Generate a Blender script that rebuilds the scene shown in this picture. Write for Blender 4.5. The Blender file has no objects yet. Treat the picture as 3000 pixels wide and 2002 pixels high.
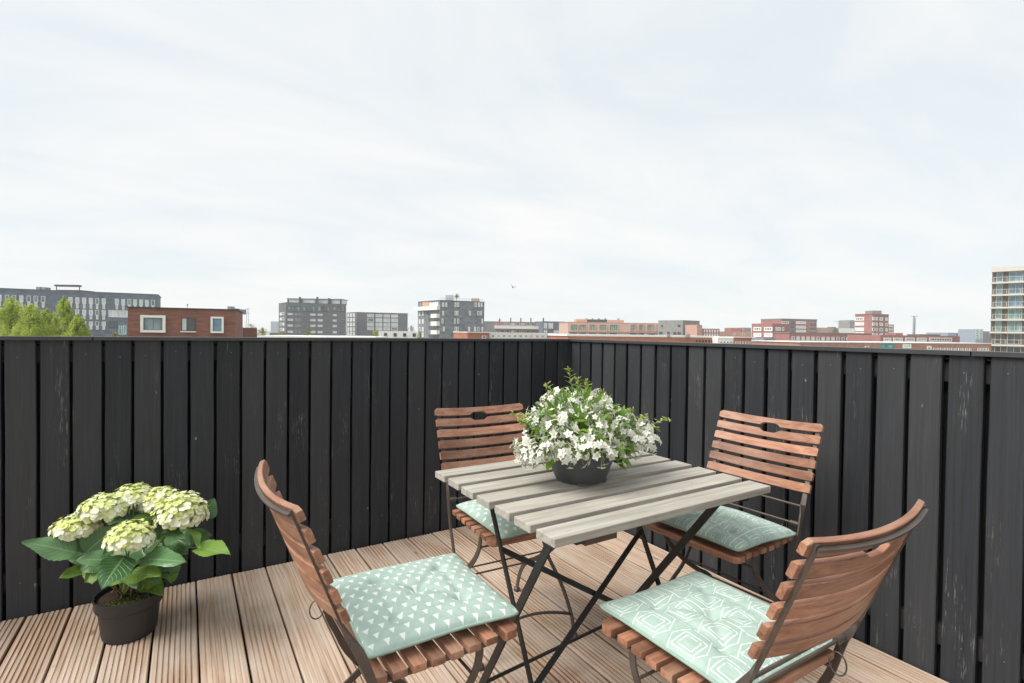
import bpy, bmesh, math, random
from mathutils import Vector, Matrix, Euler
R=math.radians
random.seed(11)
C=bpy.context.scene.collection
# ------------------------------------------------------------------ camera
CAM=Vector((-2.2625,-2.8759,1.2000)); FPX=1537.9
yaw,pit,rol=.5564,-.0185,.0133
fw0=Vector((math.sin(yaw),math.cos(yaw),0)); ri0=Vector((math.cos(yaw),-math.sin(yaw),0)); up0=Vector((0,0,1))
FW=fw0*math.cos(pit)+up0*math.sin(pit); u2=up0*math.cos(pit)-fw0*math.sin(pit)
RI=ri0*math.cos(rol)+u2*math.sin(rol); UP=u2*math.cos(rol)-ri0*math.sin(rol)
cd=bpy.data.cameras.new('camera'); co=bpy.data.objects.new('camera',cd); C.objects.link(co)
cd.sensor_width=36; cd.lens=FPX/3000*36; cd.clip_start=.05; cd.clip_end=6000
co.matrix_world=Matrix(((RI.x,UP.x,-FW.x,CAM.x),(RI.y,UP.y,-FW.y,CAM.y),(RI.z,UP.z,-FW.z,CAM.z),(0,0,0,1)))
bpy.context.scene.camera=co
def ray(x,y): return FW+RI*((x-1500)/FPX)-UP*((y-1001)/FPX)
def at(x,y,d): return CAM+ray(x,y)*d
def hor(x): return 972.6+.0133*(x-1500)
def plan(px,d):
    p=at(px,hor(px),d); return Vector((p.x,p.y,0))
# ------------------------------------------------------------------ materials
def nodes(name):
    m=bpy.data.materials.new(name); m.use_nodes=True; nt=m.node_tree
    return m,nt,nt.nodes['Principled BSDF']
def N(nt,t,**k):
    n=nt.nodes.new(t)
    for a,b in k.items(): setattr(n,a,b)
    return n
def col(c): return (c[0],c[1],c[2],1)
def mixc(nt,f,a,b,bt='MIX'):
    n=N(nt,'ShaderNodeMix',data_type='RGBA',blend_type=bt)
    for s,v in ((0,f),(6,a),(7,b)):
        if hasattr(v,'is_linked') or isinstance(v,bpy.types.NodeSocket): nt.links.new(v,n.inputs[s])
        elif s==0: n.inputs[s].default_value=v
        else: n.inputs[s].default_value=col(v)
    return n.outputs[2]
def math_(nt,op,a,b=0.,c=None):
    n=N(nt,'ShaderNodeMath',operation=op)
    for i,v in enumerate((a,b,c)):
        if v is None: continue
        if isinstance(v,bpy.types.NodeSocket): nt.links.new(v,n.inputs[i])
        else: n.inputs[i].default_value=v
    return n.outputs[0]
def noise(nt,vec,scale,detail=3,rough=.55,dist=0):
    n=N(nt,'ShaderNodeTexNoise'); n.inputs['Scale'].default_value=scale; n.inputs['Detail'].default_value=detail
    n.inputs['Roughness'].default_value=rough; n.inputs['Distortion'].default_value=dist
    if vec is not None: nt.links.new(vec,n.inputs['Vector'])
    return n.outputs[0]
def ramp(nt,f,a,b):
    n=N(nt,'ShaderNodeMapRange'); n.clamp=True
    nt.links.new(f,n.inputs[0]); n.inputs[1].default_value=a; n.inputs[2].default_value=b
    return n.outputs[0]
def scaled(nt,vec,s,shift=None):
    n=N(nt,'ShaderNodeMapping'); n.inputs['Scale'].default_value=s
    nt.links.new(vec,n.inputs['Vector'])
    if shift is not None: nt.links.new(shift,n.inputs['Location'])
    return n.outputs[0]
def bump(nt,b,h,st,d=.002):
    n=N(nt,'ShaderNodeBump'); n.inputs['Strength'].default_value=st; n.inputs['Distance'].default_value=d
    nt.links.new(h,n.inputs['Height']); nt.links.new(n.outputs[0],b.inputs['Normal'])
def plain(name,c,rough=.6,var=.15,scale=3,metal=0,spec=.5,bmp=0,bscale=60):
    m,nt,b=nodes(name); tc=N(nt,'ShaderNodeTexCoord').outputs['Object']
    f=noise(nt,tc,scale,4)
    b.inputs['Roughness'].default_value=rough; b.inputs['Metallic'].default_value=metal; b.inputs['Specular IOR Level'].default_value=spec
    c2=tuple(min(1,x*(1+var)) for x in c); c1=tuple(x*(1-var) for x in c)
    nt.links.new(mixc(nt,ramp(nt,f,.3,.7),c1,c2),b.inputs['Base Color'])
    if bmp: bump(nt,b,noise(nt,tc,bscale,4),bmp)
    return m
def wood(name,c1,c2,sc,island=.35,rough=.6,bmp=.25,extra=None,spec=.35,ringscale=1.0):
    """grain stretched along the axis with the small scale value"""
    m,nt,b=nodes(name); tc=N(nt,'ShaderNodeTexCoord').outputs['Object']
    ge=N(nt,'ShaderNodeNewGeometry'); ri=ge.outputs['Random Per Island']
    sh=N(nt,'ShaderNodeCombineXYZ')
    nt.links.new(math_(nt,'MULTIPLY',ri,13.),sh.inputs[0]); nt.links.new(math_(nt,'MULTIPLY',ri,37.),sh.inputs[1]); nt.links.new(math_(nt,'MULTIPLY',ri,23.),sh.inputs[2])
    v=scaled(nt,tc,sc,sh.outputs[0])
    g=noise(nt,v,1.0*ringscale,5,.6,.6)
    fine=noise(nt,v,4.0,4,.7,.2)
    big=noise(nt,scaled(nt,tc,(3,3,3),sh.outputs[0]),1.,3)
    f=math_(nt,'ADD',math_(nt,'MULTIPLY',ramp(nt,g,.3,.7),.65),math_(nt,'MULTIPLY',ramp(nt,fine,.3,.75),.35))
    c=mixc(nt,f,c1,c2)
    tint=math_(nt,'ADD',1-island/2,math_(nt,'MULTIPLY',ri,island))
    tint=math_(nt,'MULTIPLY',tint,math_(nt,'ADD',.85,math_(nt,'MULTIPLY',big,.3)))
    cc=N(nt,'ShaderNodeCombineXYZ')
    for i in range(3): nt.links.new(tint,cc.inputs[i])
    c=mixc(nt,1.0,c,cc.outputs[0],'MULTIPLY')
    if extra: c=extra(nt,c,tc,v,ri,ge)
    nt.links.new(c,b.inputs['Base Color']); b.inputs['Roughness'].default_value=rough; b.inputs['Specular IOR Level'].default_value=spec
    bump(nt,b,math_(nt,'ADD',g,fine),bmp,.0015)
    return m
M={}
def rings(nt,tc,ri,cross,along,freq,warp,la):
    # cathedral grain: bands across the board, warped along it, different on every board
    v=scaled(nt,tc,tuple(la)); 
    sh=N(nt,'ShaderNodeVectorMath',operation='ADD'); nt.links.new(v,sh.inputs[0]); cx=N(nt,'ShaderNodeCombineXYZ')
    nt.links.new(math_(nt,'MULTIPLY',ri,61.),cx.inputs[0]); nt.links.new(math_(nt,'MULTIPLY',ri,17.),cx.inputs[2]); nt.links.new(cx.outputs[0],sh.inputs[1])
    n=noise(nt,sh.outputs[0],1.,2,.5)
    ph=math_(nt,'ADD',math_(nt,'MULTIPLY',cross,freq),math_(nt,'MULTIPLY',n,warp))
    return ramp(nt,math_(nt,'SINE',ph),-.2,1.)
# deck: weathered ridges, orange unweathered wood down in the grooves, knots
def deck_extra(nt,c,tc,v,ri,ge):
    sp=N(nt,'ShaderNodeSeparateXYZ'); nt.links.new(tc,sp.inputs[0])
    rg=rings(nt,tc,ri,sp.outputs[0],None,330.,46.,(7,.9,1))
    c=mixc(nt,math_(nt,'MULTIPLY',rg,.5),c,(.27,.175,.11))
    gro=ramp(nt,sp.outputs[2],-.0006,-.0032)
    c=mixc(nt,math_(nt,'MULTIPLY',gro,.9),c,(.15,.07,.03))
    wx=ramp(nt,noise(nt,scaled(nt,tc,(9,2.2,1)),1.,4),.42,.62)
    c=mixc(nt,math_(nt,'MULTIPLY',wx,.5),c,(.50,.43,.37))
    rs=ramp(nt,noise(nt,scaled(nt,tc,(60,1.6,1)),1.,3),.6,.72)
    c=mixc(nt,math_(nt,'MULTIPLY',rs,.4),c,(.42,.25,.14))
    vo=N(nt,'ShaderNodeTexVoronoi'); vo.inputs['Scale'].default_value=1.; nt.links.new(scaled(nt,tc,(7,2.6,1)),vo.inputs['Vector'])
    kn=ramp(nt,vo.outputs['Distance'],.085,.03)
    sp2=ramp(nt,noise(nt,scaled(nt,tc,(45,30,1)),1.,2),.70,.76)
    c=mixc(nt,math_(nt,'MULTIPLY',sp2,.45),c,(.2,.13,.085))
    return mixc(nt,math_(nt,'MULTIPLY',kn,.7),c,(.17,.085,.045))
M['deck']=wood('weathered grooved decking',(.34,.235,.165),(.565,.45,.365),(55,1.6,30),.36,.72,.35,deck_extra,.25)
def fence_extra(nt,c,tc,v,ri,ge):
    sp=N(nt,'ShaderNodeSeparateXYZ'); nt.links.new(tc,sp.inputs[0]); cr=math_(nt,'ADD',sp.outputs[0],sp.outputs[1])
    rg=rings(nt,tc,ri,cr,None,420.,60.,(9,9,.8))
    c=mixc(nt,math_(nt,'MULTIPLY',rg,.5),c,(.026,.027,.029))
    c=mixc(nt,math_(nt,'MULTIPLY',ramp(nt,ri,.5,.95),.3),c,(.060,.058,.056))
    # scuffed paint: pale flecks in a few patches
    pa=ramp(nt,noise(nt,scaled(nt,tc,(9.,9.,2.2)),1.,2),.57,.73)
    fl=ramp(nt,noise(nt,scaled(nt,tc,(170,170,14)),1.,4,.7),.56,.72)
    c=mixc(nt,math_(nt,'MULTIPLY',pa,math_(nt,'MULTIPLY',fl,.85)),c,(.36,.35,.32))
    vo=N(nt,'ShaderNodeTexVoronoi'); vo.inputs['Scale'].default_value=1.; nt.links.new(scaled(nt,tc,(9,9,4.5)),vo.inputs['Vector'])
    kn=ramp(nt,vo.outputs['Distance'],.055,.03)
    kw=ramp(nt,noise(nt,scaled(nt,tc,(90,90,60)),1.,2),.5,.62)
    return mixc(nt,math_(nt,'MULTIPLY',math_(nt,'MULTIPLY',kn,kw),.6),c,(.4,.39,.36))
M['fence']=wood('black stained boards',(.0115,.0145,.0195),(.034,.0385,.047),(75,75,2.0),.55,.6,.8,fence_extra,.35)
M['fence_dark']=plain('black batten wood',(.022,.023,.025),.75,.3,20,bmp=.3)
M['membrane']=plain('black backing membrane',(.006,.0065,.007),.9,.2,5)
M['rail']=plain('dark coated aluminium',(.055,.058,.062),.42,.12,6,metal=.3)
M['nail']=plain('weathered nail heads',(.16,.16,.15),.45,.4,90,metal=.6)
M['white_post']=plain('white painted post',(.6,.6,.56),.6,.1,10)
def chair_extra(nt,c,tc,v,ri,ge):
    w=ramp(nt,noise(nt,scaled(nt,tc,(8,14,14)),1.,4),.48,.7)
    c=mixc(nt,math_(nt,'MULTIPLY',w,.45),c,(.47,.29,.20))
    st=ramp(nt,noise(nt,scaled(nt,tc,(5,90,90)),1.,3,.7),.56,.70)
    return mixc(nt,math_(nt,'MULTIPLY',st,.55),c,(.11,.045,.027))
M['chair_wood']=wood('red brown acacia slats',(.155,.062,.036),(.42,.215,.135),(3.5,60,60),.8,.45,.35,chair_extra,.5)
def table_extra(nt,c,tc,v,ri,ge):
    w=ramp(nt,noise(nt,scaled(nt,tc,(4,10,10)),1.,4),.4,.65)
    c=mixc(nt,math_(nt,'MULTIPLY',w,.45),c,(.28,.26,.22))
    g2=ramp(nt,noise(nt,scaled(nt,tc,(2.2,45,45),None),1.,4,.65),.5,.68)
    c=mixc(nt,math_(nt,'MULTIPLY',g2,.5),c,(.20,.18,.15))
    s=ramp(nt,noise(nt,scaled(nt,tc,(14,40,40)),1.,3),.66,.74)
    return mixc(nt,math_(nt,'MULTIPLY',s,.35),c,(.12,.10,.08))
M['table_wood']=wood('silver grey weathered slats',(.275,.255,.222),(.52,.495,.45),(3.,80,80),.2,.75,.45,table_extra,.2)
M['metal']=plain('dark brown powder coated steel',(.085,.070,.060),.42,.25,14,metal=.25)
M['metal_black']=plain('black powder coated steel',(.02,.021,.021),.4,.25,14,metal=.2)
M['batten_brown']=plain('dark brown stained wood',(.10,.05,.03),.6,.3,25)
M['pot']=plain('matt anthracite plastic',(.075,.080,.087),.45,.1,8,bmp=.05)
M['pot_black']=plain('thin black nursery plastic',(.026,.025,.024),.5,.1,8)
M['soil']=plain('damp potting soil',(.05,.03,.018),.95,.5,70,bmp=.8,bscale=120)
M['moss']=plain('green moss',(.09,.12,.02),.95,.5,60,bmp=1,bscale=150)
M['stem_brown']=plain('brown woody stem',(.17,.10,.055),.7,.3,60)
M['stem_green']=plain('green stem',(.16,.22,.05),.6,.25,60)
def leafmat(name,c1,c2,veins=False,rough=.45,trans=.25):
    m,nt,b=nodes(name); tc=N(nt,'ShaderNodeTexCoord'); ge=N(nt,'ShaderNodeNewGeometry')
    ri=ge.outputs['Random Per Island']
    oi=N(nt,'ShaderNodeObjectInfo').outputs['Random']
    f=math_(nt,'ADD',math_(nt,'MULTIPLY',oi if veins else ri,.8),math_(nt,'MULTIPLY',noise(nt,tc.outputs['Object'],30.,3),.35))
    c=mixc(nt,f,c1,c2)
    if veins:
        uv=N(nt,'ShaderNodeSeparateXYZ'); nt.links.new(tc.outputs['UV'],uv.inputs[0])
        a=math_(nt,'ABSOLUTE',math_(nt,'SUBTRACT',uv.outputs[1],.5))
        mid=ramp(nt,a,  .05,.015)
        w=math_(nt,'FRACT',math_(nt,'MULTIPLY',math_(nt,'SUBTRACT',uv.outputs[0],math_(nt,'MULTIPLY',a,.55)),9.))
        sv=ramp(nt,math_(nt,'ABSOLUTE',math_(nt,'SUBTRACT',w,.5)),.12,.03)
        v=math_(nt,'MAXIMUM',mid,math_(nt,'MULTIPLY',sv,.55))
        c=mixc(nt,math_(nt,'MULTIPLY',v,.7),c,(.24,.34,.19))
        bump(nt,b,math_(nt,'SUBTRACT',1.,v),.6,.002)
    nt.links.new(c,b.inputs['Base Color']); b.inputs['Roughness'].default_value=rough
    b.inputs['Specular IOR Level'].default_value=.4
    tr=N(nt,'ShaderNodeBsdfTranslucent'); nt.links.new(mixc(nt,.5,c,(.25,.38,.04)),tr.inputs[0])
    mx=N(nt,'ShaderNodeMixShader'); mx.inputs[0].default_value=trans
    out=nt.nodes['Material Output']; nt.links.new(b.outputs[0],mx.inputs[1]); nt.links.new(tr.outputs[0],mx.inputs[2]); nt.links.new(mx.outputs[0],out.inputs[0])
    return m
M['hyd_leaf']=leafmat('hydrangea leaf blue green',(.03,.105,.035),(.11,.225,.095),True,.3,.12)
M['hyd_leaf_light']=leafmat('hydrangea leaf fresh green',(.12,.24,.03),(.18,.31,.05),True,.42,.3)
M['lime']=leafmat('lime hydrangea petal',(.58,.66,.20),(.76,.78,.36),False,.6,.25)
M['cream']=leafmat('cream hydrangea petal',(.80,.81,.55),(.88,.88,.74),False,.6,.2)
M['white_petal']=leafmat('white star petal',(.84,.85,.80),(.9,.9,.88),False,.6,.3)
M['anther']=plain('yellow anthers',(.65,.5,.08),.6,.1,20)
M['jas_leaf']=leafmat('bright green potato vine leaf',(.07,.19,.015),(.21,.36,.05),False,.4,.38)
M['jas_tip']=leafmat('yellow green shoot',(.28,.36,.07),(.46,.48,.17),False,.5,.3)
def cushion_mat(kind):
    m,nt,b=nodes('mint cotton with white '+kind); tc=N(nt,'ShaderNodeTexCoord'); uv=tc.outputs['UV']
    base=mixc(nt,ramp(nt,noise(nt,tc.outputs['Object'],25.,4),.35,.65),(.305,.41,.365),(.365,.47,.425))
    # hand printed wobble
    wob=N(nt,'ShaderNodeTexNoise'); wob.inputs['Scale'].default_value=9; nt.links.new(uv,wob.inputs['Vector'])
    off=N(nt,'ShaderNodeVectorMath',operation='MULTIPLY_ADD'); nt.links.new(wob.outputs['Color'],off.inputs[0])
    off.inputs[1].default_value=(.008,.008,0) if kind!='triangles' else (.008,.008,0); nt.links.new(uv,off.inputs[2])
    s=N(nt,'ShaderNodeSeparateXYZ'); nt.links.new(off.outputs[0],s.inputs[0]); u,v=s.outputs[0],s.outputs[1]
    if kind=='triangles':
        rows=math_(nt,'MULTIPLY',v,14.); row=math_(nt,'FLOOR',rows); fv=math_(nt,'FRACT',rows)
        cu=math_(nt,'ADD',math_(nt,'MULTIPLY',u,10.5),math_(nt,'MULTIPLY',math_(nt,'MODULO',row,2.),.5))
        fu=math_(nt,'ABSOLUTE',math_(nt,'SUBTRACT',math_(nt,'FRACT',cu),.5))
        hh=math_(nt,'DIVIDE',math_(nt,'SUBTRACT',fv,.12),.72)
        lim=math_(nt,'MULTIPLY',hh,.22)
        a=ramp(nt,math_(nt,'SUBTRACT',lim,fu),-.01,.02)
        k=math_(nt,'MULTIPLY',a,math_(nt,'MULTIPLY',math_(nt,'LESS_THAN',hh,1.),math_(nt,'GREATER_THAN',hh,0.)))
        mask=math_(nt,'MULTIPLY',k,.92)
    else:
        nu,nv=4.0,3.8
        cu=math_(nt,'MULTIPLY',u,nu); colm=math_(nt,'FLOOR',cu)
        x=math_(nt,'SUBTRACT',math_(nt,'FRACT',cu),.5)
        cv=math_(nt,'ADD',math_(nt,'MULTIPLY',v,nv),math_(nt,'MULTIPLY',math_(nt,'MODULO',colm,2.),.12))
        y=math_(nt,'SUBTRACT',math_(nt,'FRACT',cv),.5)
        ax,ay=math_(nt,'ABSOLUTE',x),math_(nt,'ABSOLUTE',y)
        sq=math_(nt,'MAXIMUM',math_(nt,'MAXIMUM',ax,ay),math_(nt,'MULTIPLY',math_(nt,'ADD',ax,ay),.53)); d3=math_(nt,'ADD',ay,math_(nt,'MULTIPLY',ax,.42))
        di=math_(nt,'POWER',math_(nt,'ADD',math_(nt,'POWER',ax,1.6),math_(nt,'POWER',ay,1.6)),1/1.6)
        def line(d,r,w):
            return ramp(nt,math_(nt,'ABSOLUTE',math_(nt,'SUBTRACT',d,r)),w,w*.55)
        k=line(sq,.185,.017)
        for L in (line(sq,.285,.017),math_(nt,'MULTIPLY',line(d3,.455,.017),math_(nt,'GREATER_THAN',ay,.2)),line(ax,.492,.015)): k=math_(nt,'MAXIMUM',k,L)
        br=ramp(nt,noise(nt,uv,38.,2),.36,.44)
        mask=math_(nt,'MULTIPLY',math_(nt,'MULTIPLY',k,br),.82)
    nt.links.new(mixc(nt,mask,base,(.66,.70,.67)),b.inputs['Base Color'])
    b.inputs['Roughness'].default_value=.9; b.inputs['Specular IOR Level'].default_value=.15
    wv=noise(nt,scaled(nt,uv,(260,260,1)),1.,2)
    cr=noise(nt,scaled(nt,uv,(7,7,1)),1.,5,.6,1.5)
    bump(nt,b,math_(nt,'ADD',math_(nt,'MULTIPLY',wv,.25),math_(nt,'MULTIPLY',cr,2.)),.45,.004)
    return m
M['tri']=cushion_mat('triangles'); M['geo']=cushion_mat('squares')
M['piping']=plain('mint piping',(.27,.375,.32),.9,.1,40)
# ------------------------------------------------------------------ mesh builder
class MB:
    def __init__(s): s.v=[];s.f=[];s.mi=[];s.uv={}
    def quad(s,a,b,c,d,m=0):
        i=len(s.v); s.v+= [tuple(a),tuple(b),tuple(c),tuple(d)]; s.f.append((i,i+1,i+2,i+3)); s.mi.append(m)
    def poly(s,pts,m=0):
        i=len(s.v); s.v+=[tuple(p) for p in pts]; s.f.append(tuple(range(i,i+len(pts)))); s.mi.append(m)
    def box(s,c,d,m=0,mat=None):
        i=len(s.v); c=Vector(c)
        for z in (-.5,.5):
            for x,y in ((-.5,-.5),(.5,-.5),(.5,.5),(-.5,.5)):
                p=Vector((x*d[0],y*d[1],z*d[2]))
                if mat is not None: p=mat@p
                s.v.append(tuple(c+p))
        for f in ((3,2,1,0),(4,5,6,7),(0,1,5,4),(1,2,6,5),(2,3,7,6),(3,0,4,7)): s.f.append(tuple(i+k for k in f)); s.mi.append(m)
    def bar(s,pts,wd,w,t,m=0,closed_caps=True):
        """sweep a w x t rectangle along pts; wd = list of width directions"""
        pts=[Vector(p) for p in pts]; n=len(pts); i0=len(s.v)
        for k in range(n):
            tn=(pts[min(k+1,n-1)]-pts[max(k-1,0)]).normalized()
            wv=Vector(wd[k] if isinstance(wd,list) else wd); wv=(wv-tn*wv.dot(tn)).normalized(); nv=tn.cross(wv)
            ww=w[k] if isinstance(w,list) else w
            for a,b in ((-1,-1),(1,-1),(1,1),(-1,1)): s.v.append(tuple(pts[k]+wv*(a*ww/2)+nv*(b*t/2)))
        for k in range(n-1):
            for j in range(4):
                a=i0+k*4+j; b=i0+k*4+(j+1)%4; s.f.append((a,b,b+4,a+4)); s.mi.append(m)
        s.f.append((i0+3,i0+2,i0+1,i0)); e=i0+(n-1)*4; s.f.append((e,e+1,e+2,e+3)); s.mi+= [m,m]
    def tube(s,pts,r,seg=8,m=0):
        pts=[Vector(p) for p in pts]; n=len(pts); i0=len(s.v); prev=None
        for k in range(n):
            tn=(pts[min(k+1,n-1)]-pts[max(k-1,0)]).normalized()
            if prev is None:
                a=Vector((0,0,1)) if abs(tn.z)<.9 else Vector((1,0,0)); u=tn.cross(a).normalized()
            else: u=(prev-tn*prev.dot(tn)).normalized()
            prev=u; w=tn.cross(u); rr=r[k] if isinstance(r,(list,tuple)) else r
            for j in range(seg):
                an=2*math.pi*j/seg; s.v.append(tuple(pts[k]+u*(math.cos(an)*rr)+w*(math.sin(an)*rr)))
        for k in range(n-1):
            for j in range(seg):
                a=i0+k*seg+j; b=i0+k*seg+(j+1)%seg; s.f.append((a,b,b+seg,a+seg)); s.mi.append(m)
        s.f.append(tuple(i0+j for j in reversed(range(seg)))); e=i0+(n-1)*seg; s.f.append(tuple(e+j for j in range(seg))); s.mi+=[m,m]
    def lathe(s,prof,c=(0,0,0),seg=32,m=0,ry=1.0):
        i0=len(s.v); n=len(prof)
        for r,z in prof:
            for j in range(seg):
                a=2*math.pi*j/seg; s.v.append((c[0]+r*math.cos(a),c[1]+r*ry*math.sin(a),c[2]+z))
        for k in range(n-1):
            for j in range(seg):
                a=i0+k*seg+j; b=i0+k*seg+(j+1)%seg; s.f.append((a,b,b+seg,a+seg)); s.mi.append(m)
    def grid(s,fn,nu,nv,m=0,uv=None):
        i0=len(s.v)
        for j in range(nv+1):
            for i in range(nu+1):
                s.v.append(tuple(fn(i/nu,j/nv)))
                if uv: s.uv[len(s.v)-1]=uv(i/nu,j/nv)
        for j in range(nv):
            for i in range(nu):
                a=i0+j*(nu+1)+i; s.f.append((a,a+1,a+nu+2,a+nu+1)); s.mi.append(m)
    def mesh(s,name,mats):
        me=bpy.data.meshes.new(name); me.from_pydata(s.v,[],s.f)
        for m in (mats if isinstance(mats,(list,tuple)) else [mats]): me.materials.append(m)
        me.polygons.foreach_set('material_index',s.mi)
        if s.uv:
            l=me.uv_layers.new(name='UVMap')
            for lp in me.loops: l.data[lp.index].uv=s.uv.get(lp.vertex_index,(0,0))
        me.update(); return me
    def build(s,name,mats,parent=None,smooth=False,bevel=0,loc=None,rot=None,weld=False):
        me=s.mesh(name,mats)
        if bevel or weld:
            bm=bmesh.new(); bm.from_mesh(me)
            if weld: bmesh.ops.remove_doubles(bm,verts=bm.verts,dist=1e-5)
            if bevel:
                es=[e for e in bm.edges if len(e.link_faces)==2 and e.calc_face_angle(0)>R(40)]
                bmesh.ops.bevel(bm,geom=es,offset=bevel,segments=2,affect='EDGES',profile=.6,clamp_overlap=True)
            bm.to_mesh(me); bm.free()
        if smooth:
            me.polygons.foreach_set('use_smooth',[True]*len(me.polygons))
            if smooth!=True: me.set_sharp_from_angle(angle=R(smooth))
        o=bpy.data.objects.new(name,me); C.objects.link(o)
        if parent is not None: o.parent=parent
        if loc is not None: o.location=loc
        if rot is not None: o.rotation_euler=rot
        return o
def tag(o,label,cat,group=None,kind=None):
    if label: o['label']=label
    if cat: o['category']=cat
    if group: o['group']=group
    if kind: o['kind']=kind
    return o
def thing(name,label,cat,loc=(0,0,0),rz=0,group=None):
    o=bpy.data.objects.new(name,None); C.objects.link(o); o.location=loc; o.rotation_euler=(0,0,rz); o.empty_display_size=.1
    return tag(o,label,cat,group)
def copy_tree(o,parent=None):
    c=o.copy(); C.objects.link(c); c.parent=parent
    for ch in list(o.children): copy_tree(ch,c)
    return c
# ------------------------------------------------------------------ ground, terrace
g=MB(); g.quad((-4000,-4000,-15),(4000,-4000,-15),(4000,4000,-15),(-4000,4000,-15))
tag(g.build('ground',plain('city ground',(.16,.17,.13),.9,.4,.02)),None,None,kind='structure')
b=MB(); b.box((-3.0,-3.2,-7.6),(6.2,6.6,14.8))
tag(b.build('terrace_base',M['membrane']),None,None,kind='structure')
dk=MB(); rnd=random.Random(4)
x=-1.019-.15*24
while x<-.03:
    x1=min(x+.15,0.0)-.003; x0=x+.003
    w=x1-x0; ng=7; prof=[(x0,-.028),(x0,-.004),(x0+.004,0)]
    sm=rnd.random(); dg=.0014+.003*rnd.random()
    for k in range(ng):
        c=x0+.012+(.144-.024)*(k+.5)/ng
        if c+.003>x1-.006: break
        hw=.0022
        prof+=[(c-hw-.0012,0),(c-hw,-dg),(c+hw,-dg),(c+hw+.0012,0)]
    prof+=[(x1-.004,0),(x1,-.004),(x1,-.028)]
    dz=rnd.uniform(-.0012,.0012); y1=-.006+rnd.uniform(-.002,.003); i0=len(dk.v)
    ys=[y1,-.9,-1.9,-2.9,-3.9,-5.2]
    for yy in ys:
        sx=rnd.uniform(-.0008,.0008)
        for px,pz in prof: dk.v.append((px+sx,yy,pz+dz))
    n=len(prof)
    for j in range(len(ys)-1):
        for k in range(n-1):
            a=i0+j*n+k; dk.f.append((a,a+1,a+n+1,a+n)); dk.mi.append(0)
    dk.f.append(tuple(i0+k for k in range(n))); dk.mi.append(0)
    x+=.15
for f in range(len(dk.f)): pass
dko=dk.build('deck',M['deck']); tag(dko,None,None,kind='structure')
bm=bmesh.new(); bm.from_mesh(dko.data); bmesh.ops.recalc_face_normals(bm,faces=bm.faces); bm.to_mesh(dko.data); bm.free()
jo=MB()
for yy in [-.12-.45*k for k in range(11)]: jo.box((-2.4,yy,-.06),(4.7,.045,.06))
tag(jo.build('deck_joists',M['fence_dark']),None,None,kind='structure')
# ------------------------------------------------------------------ fences
H=1.1548
def fence(name,label,along,start,pitch,n,edge0,far,first):
    """along='x': boards face -y, gaps at x=-(start+k pitch); along='y': boards face -x"""
    t=thing(name,label,'fence',(0,0,0))
    rr=random.Random(5 if along=='x' else 9)
    bd=MB()
    edges=[edge0]+[start+k*pitch+rr.uniform(-.0018,.0018) for k in range(n)]
    for k in range(len(edges)-1):
        gp=.0058 if along=='x' else .0088
        a,c=edges[k]+gp,edges[k+1]-gp
        if k==0: a=first
        mid=-(a+c)/2; w=c-a; dpt=.004+.010+rr.uniform(-.0015,.0015); tilt=rr.uniform(-.0012,.0012); z0=-.3; z1=H-.014
        mat=Matrix.Rotation(tilt,3,'Y' if along=='x' else 'X')
        # each board is a subdivided slab so that its long edges are not dead straight
        i0=len(bd.v); ns=7; bow=[rr.uniform(-.0012,.0012) for _ in range(ns+1)]
        for q in range(ns+1):
            z=z0+(z1-z0)*q/ns; sx=bow[q]+(q-ns/2)*tilt*.3
            for u,d in ((-w/2,0),(-w/2+.003,-.003),(w/2-.003,-.003),(w/2,0),(w/2,.02),(-w/2,.02)):
                if along=='x': bd.v.append((mid+u+sx,dpt-.004+d,z))
                else: bd.v.append((dpt-.004+d,mid-u+sx,z))
        for q in range(ns):
            for j in range(6):
                A=i0+q*6+j; B=i0+q*6+(j+1)%6; bd.f.append((A,B,B+6,A+6)); bd.mi.append(0)
        for zn in (H-.078,.14):
            if rr.random()<.12: continue
            un=rr.uniform(-.012,.012); c0=len(bd.v); zz=zn+rr.uniform(-.012,.012); f0=dpt-.004-.0034
            for q in range(7):
                an=q*math.pi*2/7; du,dv=.0024*math.cos(an),.0024*math.sin(an)
                bd.v.append((mid+un+du,f0,zz+dv) if along=='x' else (f0,mid-un-du,zz+dv))
            bd.f.append(tuple(c0+q for q in range(7))); bd.mi.append(1)
        bd.f.append(tuple(i0+j for j in reversed(range(6)))); e=i0+ns*6; bd.f.append(tuple(e+j for j in range(6))); bd.mi+=[0,0]
    bd.build('board_panel',[M['fence'],M['nail']],t)
    L=far
    def bx(mb,c0,c1,d0,d1,z0,z1):
        if along=='x': mb.box((-(c0+c1)/2,(d0+d1)/2,(z0+z1)/2),(c1-c0,d1-d0,z1-z0))
        else: mb.box(((d0+d1)/2,-(c0+c1)/2,(z0+z1)/2),(d1-d0,c1-c0,z1-z0))
    for z0,z1 in ((H-.110,H-.042),(.10,.175)):
        m=MB(); bx(m,0.03,L,.0345,.062,z0,z1); m.build('batten',M['fence_dark'],t)
    m=MB(); bx(m,-.03 if along=='x' else -.06,L,.066,.072,-.3,H-.03); m.build('backing_sheet',M['membrane'],t)
    return t,bx
fl,bxl=fence('board_fence','black vertical board fence running across the back of the terrace behind the hydrangea','x',.0965,.1075,40,0.006,4.3,-.03)
fr,bxr=fence('board_fence','black vertical board fence down the right side of the terrace','y',.1002,.1119,36,0.012,4.0,.006)
def rail(bx,segs,parent):
    m=MB()
    for a,c in segs:
        bx(m,a,c,-.006,.085,H-.0025,H); bx(m,a,c,-.0062,-.0035,H-.0155,H-.002); bx(m,a,c,.081,.084,H-.03,H-.003)
    return m
m=rail(bxl,[(-.085,1.03),(1.034,2.6),(2.604,4.3)],fl); m.build('top_rail',M['rail'],fl)
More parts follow.
